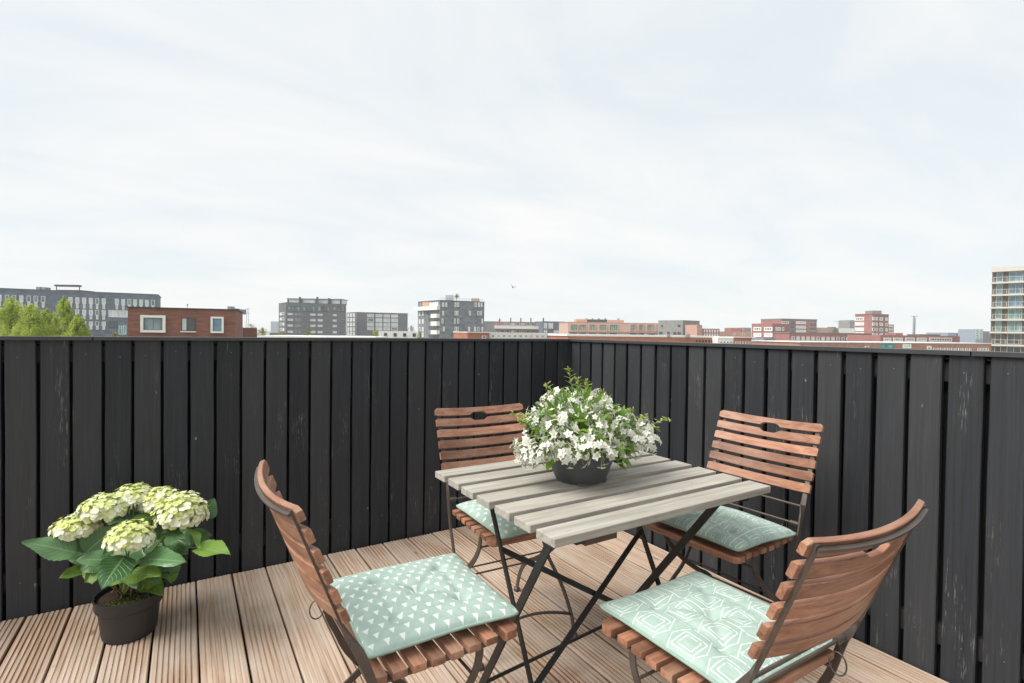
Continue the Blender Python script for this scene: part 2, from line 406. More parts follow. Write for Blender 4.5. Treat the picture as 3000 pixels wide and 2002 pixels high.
m=rail(bxr,[(.006,2.186),(2.190,4.0)],fr); m.build('top_rail',M['rail'],fr)
wp=MB(); wp.box((-2.569,.03,-.055),(.05,.02,.18)); tag(wp.build('post_stub',M['white_post'],bevel=.002),'pale stub showing between two fence boards behind the hydrangea pot','stub')  # short stub of the white post behind the boards, at deck level
# ------------------------------------------------------------------ table
tb=thing('folding_table','square folding table of grey weathered slats with black crossed legs','table',(-1.088,-1.54,0),R(.25))
TZ=.712
def L(x,y,z): return (x+1.088,y+1.54,z)
sl=MB(); rr=random.Random(3)
for k in range(7):
    yc=-1.888+.039+k*.1033
    sl.box(L(-1.088+rr.uniform(-.002,.002),yc,TZ-.011+rr.uniform(-.0008,.0008)),(.872,.077,.022))
sl.build('tabletop',M['table_wood'],tb,bevel=.0025)
for xx in (-1.43,-.76):
    m=MB(); m.box(L(xx,-1.54,TZ-.031),(.03,.66,.012)); m.build('slat_carrier',M['metal_black'],tb)
m=MB(); m.box(L(-1.345,-1.84,TZ-.0405),(.11,.022,.03)); m.build('batten',M['batten_brown'],tb,bevel=.002)
def leg(p,q,w=.022,t=.007,mat='metal_black'):
    m=MB(); m.bar([L(*p),L(*q)],Vector((0,1,0)),w,t); m.build('leg',M[mat],tb,bevel=.001)
leg((-1.467,-1.80,.672),(-1.467,-1.39,0.0),.025)
leg((-.815,-1.815,.672),(-.815,-1.31,0.0),.025)
leg((-1.39,-1.325,.672),(-1.39,-1.69,0.0),.02)
leg((-.78,-1.325,.672),(-.78,-1.69,0.0),.02)
def brace(p,q,name='brace',w=.018,t=.006):
    m=MB(); m.bar([L(*p),L(*q)],Vector((0,.45,1)),w,t); m.build(name,M['metal_black'],tb)
def y15(z): return -1.325-(.672-z)*.543
brace((-1.386,y15(.49)+.008,.49),(-.784,y15(.14)+.008,.14))
brace((-1.386,y15(.15)-.008,.15),(-.784,y15(.45)-.008,.45))
for z in (.09,):
    yy=-1.39-z*.61
    m=MB(); m.tube([L(-1.467,yy,z),L(-.815,yy+.06,z)],.006,8); m.build('stretcher',M['metal_black'],tb,smooth=50)
m=MB(); m.tube([L(-1.467,-1.79,.66),L(-.815,-1.80,.66)],.005,8); m.build('stretcher',M['metal_black'],tb,smooth=50)
# ------------------------------------------------------------------ chairs
def smoothpath(pts,n=4):
    P=[Vector(p) for p in pts]; o=[]
    for i in range(len(P)-1):
        p0=P[max(i-1,0)];p1=P[i];p2=P[i+1];p3=P[min(i+2,len(P)-1)]
        for k in range(n):
            t=k/n; o.append(.5*((2*p1)+(p2-p0)*t+(2*p0-5*p1+4*p2-p3)*t*t+(3*p1-p0-3*p2+p3)*t**3))
    o.append(P[-1]); return o
def make_chair(label):
    t=thing('folding_chair',label,'chair',group='folding chairs round the table')
    T=Vector((0,-.246,.864)); B=Vector((0,-.150,.617)); ax=(T-B).normalized(); nf=Vector((0,ax.z,-ax.y))  # nf: out of the front of the back
    wb=.215; nsl=6; pitch=(T-B).length; hs=.0335; st=(pitch-hs)/(nsl-1)
    sag=.030
    bk=MB()
    for k in range(nsl):
        z0=k*st; z1=z0+hs; thick=.0125; nu=40
        i0=len(bk.v)
        for i in range(nu+1):
            # denser at the ends and at the notch
            xx=-wb+2*wb*i/nu; a=(xx/wb); d=-sag*(1-a*a)
            lo,hi=z0,z1
            e=wb-abs(xx)
            if e<.012: q=.009*(1-math.sqrt(max(0,1-(1-e/.012)**2))) if k==nsl-1 else .003*(1-e/.012)
            else: q=0
            hi-=q; lo+=q*.4
            nw=min(1,max(0,(.040-abs(xx))/.012))
            if k==nsl-1: lo+=.0125*nw
            if k==nsl-2: hi-=.0125*nw
            o=B+nf*(d+.0042)
            for zz,dd in ((lo+.0015,0),(lo,.0015),(lo,thick-.0015),(lo+.0015,thick),(hi-.0015,thick),(hi,thick-.0015),(hi,.0015),(hi-.0015,0)):
                p=o+ax*zz+nf*(dd-.001); bk.v.append((xx,p.y,p.z))
        for i in range(nu):
            for j in range(8):
                A=i0+i*8+j; D=i0+i*8+(j+1)%8; bk.f.append((A,A+8,D+8,D)); bk.mi.append(0)
        bk.f.append(tuple(i0+j for j in range(8))); e=i0+nu*8; bk.f.append(tuple(e+j for j in reversed(range(8)))); bk.mi+=[0,0]
    bk.build('backrest',M['chair_wood'],t,smooth=22)
    # seat: six-centimetre front slat and seven narrower ones
    s=MB(); zs=.475; yb,yf=-.085,.285; n=8; p=(yf-yb-.05)/(n-1)
    rr=random.Random(2)
    for k in range(n-1):
        yc=yb+.017+k*p; cv=.006*math.sin(k/(n-1)*math.pi)
        s.box((rr.uniform(-.001,.001),yc,zs-.009-cv),(.385,.033,.018))
    # front slat, rounded at its outer corners
    pts=[(-.197,yf-.046),(.197,yf-.046),(.200,yf-.040),(.196,yf-.012),(.182,yf-.001),(-.182,yf-.001),(-.196,yf-.012),(-.200,yf-.040)]
    i0=len(s.v); m_=len(pts)
    for z in (zs-.021,zs+.001):
        for a,c in pts: s.v.append((a,c,z))
    s.f.append(tuple(i0+j for j in reversed(range(m_)))); s.f.append(tuple(i0+m_+j for j in range(m_))); s.mi+=[0,0]
    for j in range(m_): s.f.append((i0+j,i0+(j+1)%m_,i0+m_+(j+1)%m_,i0+m_+j)); s.mi.append(0)
    so=s.build('seat',M['chair_wood'],t,bevel=.003,smooth=30)
    for sx in (-1,1):
        m=MB(); m.bar([(sx*.172,yb,zs-.0245),(sx*.172,yf-.02,zs-.0255)],Vector((1,0,0)),.018,.005); m.build('seat_rail',M['metal'],t)
        # rear bar: flat against the slats above, twisted edge-on below, sweeping forward to the front foot
        x0=.195
        top=B+ax*(pitch-.004); up=[(sx*x0,top.y-.0015,top.z-.001),(sx*x0,(top.y+B.y)/2-.0015,(top.z+B.z)/2),(sx*x0,B.y-.0015,B.z),(sx*x0,-.132,.575)]
        lo=smoothpath([(sx*.2,-.115,.545),(sx*.203,-.100,.51),(sx*.205,-.085,.465),(sx*.205,-.070,.414),(sx*.205,-.050,.37),(sx*.205,-.030,.324),(sx*.205,-.003,.283),(sx*.205,.033,.24),(sx*.205,.082,.206),(sx*.205,.135,.162),(sx*.205,.176,.112),(sx*.205,.203,.069),(sx*.205,.218,.014)],3)
        pts=up+lo; wd=[Vector((1,0,0))]*3+[Vector((.8,.5,.2))]+[Vector((0,.9,.42)) if k<6 else None for k in range(len(lo))]
        for k in range(len(pts)):
            if wd[k] is None:
                tn=(pts[min(k+1,len(pts)-1)]-pts[k-1]); tn=Vector(tn); wd[k]=Vector((0,-tn.z,tn.y))
            pts[k]=Vector(pts[k])
        for k in range(4,10):
            tn=pts[k+1]-pts[k-1]; wd[k]=Vector((0,-tn.z,tn.y))
        wd[3]=(Vector((1,0,0))*.5+wd[4].normalized()*.5)
        w=[.016]*3+[.018]+[.021]*3+[.019]*(len(pts)-7)
        m=MB(); m.bar(pts,wd,w,.0055); m.build('back_leg',M['metal'],t,smooth=40)
        fp=smoothpath([(sx*.188,.175,.452),(sx*.188,.170,.42),(sx*.188,.152,.385),(sx*.188,.115,.34),(sx*.188,.062,.292),(sx*.188,.003,.247),(sx*.188,-.06,.206),(sx*.188,-.112,.178),(sx*.188,-.155,.14),(sx*.188,-.187,.09),(sx*.188,-.205,.035),(sx*.188,-.21,.014)],3)
        wd=[]
        for k in range(len(fp)):
            tn=fp[min(k+1,len(fp)-1)]-fp[max(k-1,0)]; wd.append(Vector((0,-tn.z,tn.y)))
        m=MB(); m.bar(fp,wd,.019,.0055); m.build('front_leg',M['metal'],t,smooth=40)
        for xx,yy in ((sx*.205,.220),(sx*.188,-.212)):
            m=MB(); m.lathe([(0.001,0),(.013,0.0005),(.0155,.006),(.014,.013),(.009,.019),(.001,.021)],(xx,yy,0),14); m.build('foot_cap',M['metal'],t,smooth=True)
        # latch knob and its wire loop at the back of the seat
        m=MB(); m.tube([(sx*.17,-.098,.512),(sx*.199,-.098,.512)],.0085,12); m.build('latch_barrel',M['metal'],t,smooth=50)
        lp=[(sx*.165,-.100,.505)]+[(sx*(.165-.004*math.sin(a*.7)),-.128-.028*math.cos(a)*1.0+.028*.0,.478-.030*math.sin(a)) for a in [R(q) for q in (70,110,150,190,230,270)]]
        lp=[(sx*.135,-.108+.018*math.cos(R(q))-.012,.484+.025*math.sin(R(q))) for q in range(60,400,20)]
        m=MB(); m.tube(lp,.0018,6); m.build('wire_loop',M['metal'],t,smooth=True)
    # curved top rod behind the slats, straight rods
    arc=[]
    for i in range(17):
        xx=-.2+.4*i/16; a=xx/wb; p=B+ax*(pitch-.012)+nf*(-sag*(1-a*a)-.0022); arc.append((xx,p.y,p.z))
    m=MB(); m.bar(arc,nf,.009,.006); m.build('top_rail',M['metal'],t,smooth=40)
    for nm,p,r in (('stretcher',(-.132,.570),.0042),('stretcher',(-.098,.512),.0042),('stretcher',(.152,.405),.0038),('stretcher',(-.13,.165),.0042),('stretcher',(.005,.2655),.0035)):
        hw=.199 if p[1]>.5 else .187
        m=MB(); m.tube([(-hw,p[0],p[1]),(hw,p[0],p[1])],r,8); m.build(nm,M['metal'],t,smooth=50)
    ar=[(-.203+.406*i/16,.196-.02*0,.085+.042*math.sin(math.pi*i/16)) for i in range(17)]
    m=MB(); m.bar(ar,Vector((0,.5,1)),.012,.005); m.build('arch_stretcher',M['metal'],t,smooth=40)
    return t
spots=[(-1.853,-1.62,-88.6,'folding wooden chair at the left side of the table, turned away from the hydrangea'),
       (-1.155,-1.048,177.0,'folding wooden chair behind the table with its back to the rear fence'),
       (-.471,-1.624,92.8,'folding wooden chair at the right of the table, backed against the right fence'),
       (-1.185,-2.173,-.3,'nearest folding wooden chair, seen from behind at the lower right')]
ch0=make_chair(spots[0][3])
for i,(x,y,a,lb) in enumerate(spots):
    o=ch0 if i==0 else copy_tree(ch0)
    o.location=(x,y,0); o.rotation_euler=(0,0,R(a)); o['label']=lb
for ch in list(ch0.children):
    if ch.name.startswith('wire_loop') and ch.data.vertices[0].co.x>0: bpy.data.objects.remove(ch)
# ------------------------------------------------------------------ cushions
def cushion(label,mat,loc,rz,sx,sy,th,seed,rotuv=0,tilt=(0,0)):
    t=thing('seat_cushion',label,'cushion',loc,R(rz),'mint seat cushions'); rn=random.Random(seed)
    t.rotation_euler=(R(tilt[0]),R(tilt[1]),R(rz))
    tufts=[(.25,.25),(.75,.25),(.5,.5),(.25,.75),(.75,.75)]
    tufts=[(a+rn.uniform(-.02,.02),c+rn.uniform(-.02,.02)) for a,c in tufts]
    ph=[rn.uniform(0,6.28) for _ in range(6)]
    def outline(u,v):
        x=(u-.5)*sx; y=(v-.5)*sy
        # sides pulled in a little between the corners
        x*=1-.045*math.sin(math.pi*v)+.008*math.sin(9*v+ph[0]); y*=1-.045*math.sin(math.pi*u)+.008*math.sin(8*u+ph[1])
        return x,y
    def h(u,v):
        e=max(0,min(u,1-u,v,1-v)); e=(16*u*(1-u)*v*(1-v))
        f=min(1,e)**.36
        d=0
        for a,c in tufts:
            r2=((u-a)**2+(v-c)**2); d+=.42*math.exp(-r2/.0014)+.26*math.exp(-r2/.010)
        # creases between tufts
        for (a,c),(a2,c2) in ((tufts[0],tufts[2]),(tufts[1],tufts[2]),(tufts[3],tufts[2]),(tufts[4],tufts[2]),(tufts[0],tufts[1]),(tufts[3],tufts[4]),(tufts[0],tufts[3]),(tufts[1],tufts[4])):
            vx,vy=a2-a,c2-c; q=((u-a)*vx+(v-c)*vy)/(vx*vx+vy*vy)
            if -.05<q<1.05:
                dd=abs((u-a)*vy-(v-c)*vx)/math.hypot(vx,vy); d+=.17*math.exp(-dd*dd/.0009)
        return f*(1-min(.8,d))+.02*math.sin(11*u+ph[2])*math.sin(10*v+ph[3])*f
    m=MB()
    def rim(u,v):
        x,y=outline(u,v); r=.028   # soft corners
        ex,ey=sx*.5-abs((u-.5)*sx),sy*.5-abs((v-.5)*sy)
        if ex<r and ey<r:
            dx,dy=r-ex,r-ey; l=max(dx,dy); q=math.hypot(dx,dy)
            if q>0:
                k=l/q; mx=(dx-dx*k)*.55; my=(dy-dy*k)*.55; x-=math.copysign(mx,x); y-=math.copysign(my,y)
        return x,y
    def top(u,v):
        x,y=rim(u,v); return (x,y,.020+th*h(u,v)*.78)
    def bot(u,v):
        x,y=rim(u,v); e=min(1,16*u*(1-u)*v*(1-v))**.28; return (x,y,.020-.0185*e)
    def uvf(u,v):
        c_,s_=math.cos(R(rotuv)),math.sin(R(rotuv)); a,b_=u-.5,v-.5; return (a*c_-b_*s_+.5+seed*.13,a*s_+b_*c_+.5+seed*.07)
    m.grid(top,72,72,0,uvf); m.grid(lambda u,v:bot(1-u,v),24,24,0,lambda u,v:uvf(1-u,v))
    m.build('cover',mat,t,smooth=True)
    pts=[]
    for k in range(96):
        q=k/24.; s_=int(q); f=q-s_
        u,v=[(f,0),(1,f),(1-f,1),(0,1-f)][s_]; x,y=rim(u,v); pts.append((x,y,.020))
    pts.append(pts[0]); p=MB(); p.tube(pts,.0042,6); p.build('piping',M['piping'],t,smooth=True)
    return t
cushion('mint cushion with small white triangles on the left chair, lying flat and fully in view',M['tri'],(-1.737,-1.580,.476),-91.5,.40,.385,.040,1,-88)
cushion('mint cushion with small white triangles half hidden under the table on the back chair',M['tri'],(-1.150,-1.172,.476),178,.39,.385,.055,2,180)
cushion('plump mint cushion with white line squares on the chair against the right fence',M['geo'],(-.583,-1.650,.477),92,.375,.365,.056,3,-2,(3,0))
cushion('mint cushion with white line squares on the nearest chair',M['geo'],(-1.165,-2.06,.476),0,.385,.40,.037,4,0)
# ------------------------------------------------------------------ leaves and flowers
def leaf(mb,base,tip,width,nrm,curl=.15,fold=.2,serr=.0,nu=10,nv=4,m=0,shape=1.0):
    base=Vector(base);tip=Vector(tip); ax=tip-base; ln=ax.length; ax.normalize(); nrm=Vector(nrm); nrm=(nrm-ax*nrm.dot(ax)).normalized(); sd=ax.cross(nrm)
    def fn(u,v):
        prof=(math.sin(math.pi*u**.72)**.8)*(1.12-.3*u) if 0<u<1 else 0
        prof=max(0.,prof)
        if not shape: prof=math.sin(math.pi*min(1,.08+.8*u))**.6
        w=width*prof*(1+serr*(1 if int(round(u*nu))%2 else -1))*.5
        a=(v-.5)*2
        bend=-curl*ln*(u*u)*1.0
        return base+ax*(ln*u)+sd*(a*w)+nrm*(bend+fold*abs(a)*w+.035*ln*math.sin(u*10+a*2+ln*50)*abs(a))
    mb.grid(fn,nu,nv,m,lambda u,v:(u,v))
def stemtube(mb,a,b,r,sag=.02,n=6,m=0):
    a=Vector(a);b=Vector(b); pts=[]
    for k in range(n+1):
        t=k/n; p=a.lerp(b,t)+Vector((0,0,sag*math.sin(math.pi*t))); pts.append(p)
    mb.tube(pts,[r*(1-.4*k/n) for k in range(n+1)],6,m)
# hydrangea
HC=Vector((-2.447,-.362,0))
hy=thing('hydrangea_pot','hydrangea with seven lime and cream flower heads in a black nursery pot on the deck','potted plant',HC)
p=MB(); p.lathe([(.0,.002),(.085,.002),(.088,.006),(.091,.02),(.1,.108),(.1005,.112),(.108,.116),(.1115,.122),(.1135,.156),(.1165,.158),(.1165,.163),(.111,.163),(.108,.15),(.0,.146)],seg=48)
hp=p.build('pot',M['pot_black'],hy,smooth=35)
p=MB(); p.lathe([(.107,.148),(.08,.152),(.04,.156),(.0005,.157)],seg=40); p.build('soil',M['soil'],hy,smooth=True)
mo=MB(); rr=random.Random(8)
for k in range(420):
    a=rr.uniform(-2.6,.3); r=.03+.075*math.sqrt(rr.random()); c=Vector((r*math.cos(a),r*math.sin(a),.155)); 
    d=Vector((rr.uniform(-1,1),rr.uniform(-1,1),rr.uniform(.2,1))).normalized()*.009
    leaf(mo,c,c+d,.004,(rr.uniform(-1,1),rr.uniform(-1,1),.5),nu=2,nv=2)
mo.build('moss',M['moss'],hy)
sc=.4157
def hp_(z,d): return at(z[0]*sc,1350+z[1]*sc,d)-HC
heads=[((545,465),2.02,.074,.042),((735,338),2.05,.077,.052),((935,250),2.12,.066,.042),((1135,285),2.14,.066,.052),((1275,372),2.03,.086,.074),((917,545),1.90,.070,.054),((1040,300),2.24,.06,.035)]
stm=MB(); root=Vector((0,0,.15))
for hi,(z,d,rx,rz) in enumerate(heads):
    c=hp_(z,d); rr=random.Random(40+hi); m=MB()
    nfl=int(190*(rx/.08)**1.4)
    for k in range(nfl):
        # sunflower spread over an upper dome and its skirt
        t=(k+.5)/nfl; cz=1-1.35*t; an=k*2.39996; sr=math.sqrt(max(0,1-cz*cz))
        n=Vector((sr*math.cos(an),sr*math.sin(an),cz)); n+=Vector((rr.uniform(-.12,.12),rr.uniform(-.12,.12),rr.uniform(-.12,.12)))
        pos=c+Vector((n.x*rx,n.y*rx,n.z*rz)); nn=Vector((n.x,n.y,n.z*1.6+.35)).normalized()
        low=cz<.25 or rr.random()<.22
        sz=rr.uniform(.0095,.0138)*(1.15 if low else .9)
        u=nn.orthogonal().normalized(); w=nn.cross(u); r0=rr.uniform(0,1.57)
        for q in range(4):
            dd=u*math.cos(r0+q*1.5708)+w*math.sin(r0+q*1.5708)
            leaf(m,pos,pos+dd*sz+nn*sz*rr.uniform(-.1,.45),sz*1.2,nn,curl=rr.uniform(-.1,.3),fold=.1,nu=4,nv=2,m=1 if low and rr.random()<.85 else 0,shape=0)
    m.lathe([(.0005,-rz*.45),(rx*.7,-rz*.3),(rx*.86,.0),(rx*.72,rz*.5),(rx*.35,rz*.82),(.0005,rz*.9)],tuple(c),18,0)
    m.build('flower_head',[M['lime'],M['cream']],hy,smooth=True)
    s0=Vector((rr.uniform(-.03,.03),rr.uniform(-.03,.03),.15)); stemtube(stm,s0,c-Vector((0,0,rz*.4)),.005,.03,8,0 if c.z<.2 else 1)
    # small ribs of the inflorescence
    for k in range(7):
        an=k*.9; stemtube(stm,c-Vector((0,0,rz*.5)),c+Vector((math.cos(an)*rx*.7,math.sin(an)*rx*.7,rz*.2)),.0014,0,2,1)
for k in range(9):
    an=k*.7; a=Vector((.03*math.cos(an),.03*math.sin(an),.15)); stemtube(stm,a,a+Vector((.07*math.cos(an),.07*math.sin(an),.06+.02*(k%3))),.0045,.02,5,0)
stm.build('stems',[M['stem_brown'],M['stem_green']],hy,smooth=True)
# leaves read off the plant: base, tip (zoom px), depths, width m, normal tilt, light?
V=Vector; tocam=(CAM-HC-V((0,0,.35))).normalized()
LV=[((545,650),(163,560),1.97,1.88,.095,(.1,-.75,.75),0),((600,655),(835,455),2.0,2.05,.115,(.2,-.9,.5),0),((600,660),(640,500),2.05,2.02,.10,(-.3,-.9,.3),0),
((880,672),(718,893),1.90,1.76,.105,(.1,-.75,.75),0),((1005,688),(1303,702),1.93,1.80,.085,(0,-.75,.8),0),((990,560),(1095,378),2.0,1.96,.10,(.25,-.9,.35),0),
((1395,608),(1618,655),1.98,1.88,.085,(-.1,-.5,.9),1),((1330,470),(1412,612),2.0,1.93,.055,(.6,-.6,.3),1),((1420,400),(1515,268),2.12,2.15,.085,(.1,-1,.2),0),((985,260),(1006,143),2.2,2.22,.05,(.5,-1,.1),0),
((610,765),(418,825),2.0,1.90,.062,(0,-.6,.9),1),((690,720),(640,865),1.98,1.92,.09,(-.5,-.8,.3),1),((930,790),(1120,800),1.95,1.84,.09,(.1,-.75,.6),1),((1170,740),(1290,690),2.1,2.1,.10,(.2,-1,.3),0),
((1150,500),(1305,545),2.02,1.93,.055,(0,-.5,1),0),((1330,560),(1490,520),2.1,2.05,.075,(.2,-.8,.5),0),((760,700),(540,690),1.96,1.9,.075,(0,-.6,.9),0),((870,600),(715,665),1.95,1.86,.05,(0,-.5,.9),0),
((900,790),(820,700),1.98,1.98,.06,(-.2,-.9,.4),0),((1180,800),(1215,855),2.1,2.02,.06,(.2,-1,.3),1),((880,410),(760,440),2.05,1.98,.045,(0,-.5,1),0),((940,640),(1100,590),2.05,2.08,.13,(.1,-.95,.3),0),
((1130,640),(1270,610),2.05,2.0,.085,(0,-.6,.8),0),((950,420),(880,330),2.12,2.12,.04,(.3,-.9,.3),0),((1100,400),(930,400),2.1,2.05,.05,(0,-.5,1),1),((700,790),(600,850),1.98,1.92,.07,(-.3,-.9,.3),1),
((1060,850),(1035,905),1.98,1.93,.045,(0,-.9,.4),1),((1080,560),(1230,480),2.12,2.12,.10,(.1,-.9,.4),0),((760,560),(830,640),2.06,2.04,.10,(0,-.9,.4),0)]
rr=random.Random(77)
def hleaf(b_,t_,w,nrm,light,pet=True):
    m=MB(); leaf(m,b_,t_,w,nrm,curl=rr.uniform(.02,.12),fold=rr.uniform(.12,.3),serr=.035,nu=22,nv=6)
    if pet: stemtube(m,V((b_.x*.5,b_.y*.5,max(.16,b_.z-.06))),b_,.0022,.01,4)
    m.build('leaf',M['hyd_leaf_light'] if light else M['hyd_leaf'],hy,smooth=True)
LV+=[((700,700),(560,770),1.97,1.93,.08,(-.1,-.8,.5),0),((1080,690),(1230,740),1.97,1.93,.08,(.1,-.8,.5),0),((860,800),(760,880),1.96,1.9,.07,(-.2,-.85,.4),1),((640,640),(470,690),2.02,1.98,.10,(-.2,-.8,.6),0),((700,600),(560,560),2.06,2.02,.10,(-.2,-.9,.4),0),((1040,700),(1180,770),2.02,1.98,.10,(.1,-.8,.5),0),((1180,600),(1320,640),2.08,2.04,.09,(.2,-.8,.6),0),((860,700),(800,800),2.0,1.96,.09,(-.1,-.9,.4),0),((1000,620),(1060,740),2.02,1.98,.10,(.1,-.9,.4),0),((560,540),(470,600),2.08,2.06,.08,(-.2,-.8,.6),0),((840,560),(930,680),2.04,2.0,.10,(0,-.95,.3),0),((1200,520),(1340,600),2.1,2.06,.09,(.2,-.8,.5),0),((820,740),(690,830),2.0,1.93,.085,(-.2,-.8,.5),1),((1000,760),(1130,860),2.0,1.93,.08,(.2,-.8,.5),0),((900,760),(960,880),1.98,1.9,.075,(.1,-.85,.4),0),((700,640),(600,760),2.04,1.98,.085,(-.3,-.8,.5),0),((1120,560),(1010,640),2.05,2.0,.08,(0,-.8,.6),0)]
for (a,b_,da,db,w,nrm,lt) in LV: hleaf(hp_(a,da),hp_(b_,db),w*.98,nrm,lt)
for k in range(26):   # the far side and the inside of the bush
    an=rr.uniform(0,6.283); el=rr.uniform(.0,.3)
    if math.sin(an)<-.1 and k%3: an=-an
    b_=V((.07*math.cos(an),.06*math.sin(an)+.03,.2+.17*rr.random())); t_=b_+V((math.cos(an)*.12,math.sin(an)*.10,rr.uniform(-.03,.05)))
    hleaf(b_,t_,rr.uniform(.065,.09),(math.cos(an)*.3,math.sin(an)*.3-.3,.9),rr.random()<.2)
# bowl of white potato vine
BC=Vector((-1.142,-1.517,TZ))
bw=thing('flower_bowl','dark grey plastic bowl overflowing with white star flowers on the table','potted plant',BC)
p=MB(); p.lathe([(.0,.003),(.07,.003),(.072,.0),(.079,.0),(.083,.006),(.094,.03),(.0985,.044),(.0985,.047),(.1045,.060),(.1065,.075),(.1065,.098),(.109,.1),(.109,.104),(.103,.104),(.098,.08),(.0,.075)],seg=56)
for an in (-2.2,-.9,.4,1.7): p.box((.081*math.cos(an),.081*math.sin(an),.004),(.012,.03,.009),0,Matrix.Rotation(an,3,'Z'))
p.build('pot',M['pot'],bw,smooth=35)
p=MB(); p.lathe([(.101,.086),(.05,.092),(.0005,.093)],seg=30); p.build('soil',M['soil'],bw,smooth=True)
s2=.5106
def bp(z,d): return at(1250+z[0]*s2,1050+z[1]*s2,d)-BC
def starflower(m,pos,nn,sz,rr):
    u=nn.orthogonal().normalized(); w=nn.cross(u); r0=rr.uniform(0,1.25)
    for q in range(5):
        dd=u*math.cos(r0+q*1.2566)+w*math.sin(r0+q*1.2566)
        leaf(m,pos,pos+dd*sz+nn*sz*.12,sz*.72,nn,curl=rr.uniform(-.1,.3),fold=.15,nu=4,nv=2,m=0)
    m.tube([pos,pos+nn*sz*.35],[.0011,.0007],5,1)
variants=[]
for v_ in range(6):
    m=MB(); rr=random.Random(300+v_)
    for k in range(15):
        n=Vector((rr.gauss(0,1),rr.gauss(0,1),rr.gauss(.25,.9))).normalized(); pos=n*rr.uniform(.018,.036)
        starflower(m,pos,(n+Vector((rr.uniform(-.3,.3),)*3)).normalized(),rr.uniform(.0095,.0125),rr)
        m.tube([Vector((0,0,0)),pos],.0009,4,2)
    variants.append(m.mesh('flower_cluster',[M['white_petal'],M['anther'],M['stem_green']]))
CL=[((590,470),1.66),((560,540),1.64),((545,490),1.7),((640,565),1.60),((780,300),1.72),((845,270),1.76),((725,345),1.68),((960,268),1.76),((1010,310),1.72),((1035,380),1.65),((985,425),1.60),((755,490),1.60),((800,455),1.6),
((815,545),1.56),((900,490),1.57),((880,555),1.56),((1000,550),1.57),((1070,535),1.62),((1120,385),1.72),((1160,365),1.78),((1225,405),1.78),((1240,455),1.76),((1285,480),1.80),((1190,520),1.78),((680,550),1.58),((600,590),1.62),
((650,510),1.62),((735,425),1.62),((1140,440),1.72),((800,345),1.66),((900,320),1.72),((950,350),1.66),((1210,470),1.72),((620,395),1.72),((720,520),1.58),((1000,470),1.58),((880,265),1.80),((1090,440),1.66),((780,540),1.56),((945,515),1.55),((1265,430),1.82),((570,585),1.66),((1000,270),1.8)]
rr=random.Random(51); cl=[]
for z,d in CL: cl.append(bp(z,d))
for k in range(14):
    an=rr.uniform(.1,2.2); el=rr.uniform(0,1.2); cl.append(Vector((.20*math.cos(an)*math.cos(el)+.03,.17*math.sin(an)*math.cos(el)+.02,.15+.13*math.sin(el))))
for k,c in enumerate(cl):
    o=bpy.data.objects.new('flower_cluster',variants[k%6]); C.objects.link(o); o.parent=bw; o.location=c; o.rotation_euler=(rr.uniform(-.5,.5),rr.uniform(-.5,.5),rr.uniform(0,6.28)); s_=rr.uniform(1.0,1.38); o.scale=(s_,)*3
fo=MB(); st=MB()
for c in cl: stemtube(st,V((c.x*.25,c.y*.25,.09)),c,.0018,.03,5)
for k in range(320):
    an=rr.uniform(0,6.283); el=math.asin(rr.uniform(-.15,1)); r=rr.uniform(.35,.98)
    n=V((math.cos(an)*math.cos(el),math.sin(an)*math.cos(el),math.sin(el)))
    c=V((n.x*.215*r,n.y*.185*r,.125+n.z*.145*r))
    if c.z<.10 and math.hypot(c.x,c.y)<.11: c.z=.11
    d=(n+V((rr.uniform(-.7,.7),rr.uniform(-.7,.7),rr.uniform(-.5,.6)))).normalized()*rr.uniform(.035,.058)
    leaf(fo,c,c+d,rr.uniform(.013,.021),(rr.uniform(-.5,.5),rr.uniform(-.5,.5),1),curl=.15,fold=.3,nu=6,nv=2)
for z0,z1,d in (((1100,560),(1165,620),1.66),((1080,540),(1140,600),1.68),((720,560),(700,625),1.58),((1020,520),(1080,500),1.6),((960,500),(1040,490),1.58),((940,545),(900,520),1.56),((860,430),(820,400),1.6),((870,400),(930,370),1.62),((880,450),(960,440),1.59),((660,440),(620,420),1.64),((1130,530),(1180,560),1.7)):
    for q in range(4):
        j=V((rr.uniform(-.02,.02),rr.uniform(-.02,.02),rr.uniform(-.02,.02))); leaf(fo,bp(z0,d+.02)+j,bp(z1,d)+j*.5,.02,(.1,-.6,.8),curl=.12,fold=.3,nu=7,nv=2)
fo.build('foliage',M['jas_leaf'],bw,smooth=True); st.build('stems',M['stem_green'],bw,smooth=True)
for (tip,base,d) in (((812,60),(845,270),1.78),((688,150),(770,320),1.74),((922,130),(895,290),1.80),((497,315),(640,450),1.74),((1388,345),(1230,440),1.90),((1255,335),(1160,420),1.86),((1090,285),(1045,380),1.84),((560,330),(640,430),1.78),((870,120),(860,290),1.84),((760,190),(800,310),1.82),((1010,190),(960,300),1.88),((1320,400),(1240,450),1.86),((530,360),(620,430),1.70),((1180,300),(1110,390),1.9)):
    m=MB(); a=bp(base,d-.03); b_=bp(tip,d); stemtube(m,a,b_,.0018,.012,8)
    dv=(b_-a)
    for k in range(15):
        t=.15+.8*k/15; c=a+dv*t+V((0,0,.012*math.sin(math.pi*t))); an=k*2.4
        dd=(dv.normalized()*.5+V((math.cos(an),math.sin(an)*.8,.15))).normalized()*(.036-.016*t)
        leaf(m,c,c+dd,  .013-.005*t,(rr.uniform(-.4,.4),rr.uniform(-.4,.4),1),curl=.2,fold=.25,nu=5,nv=2,m=1 if t>.45 else 0)
    for k in range(7):
        c=b_+V((rr.uniform(-.010,.010),rr.uniform(-.010,.010),rr.uniform(-.010,.010))); m.tube([b_,c,c+(c-b_)*.4],[.0008,.0022,.0008],5,1)
    m.build('shoot',[M['jas_leaf'],M['jas_tip']],bw,smooth=True)
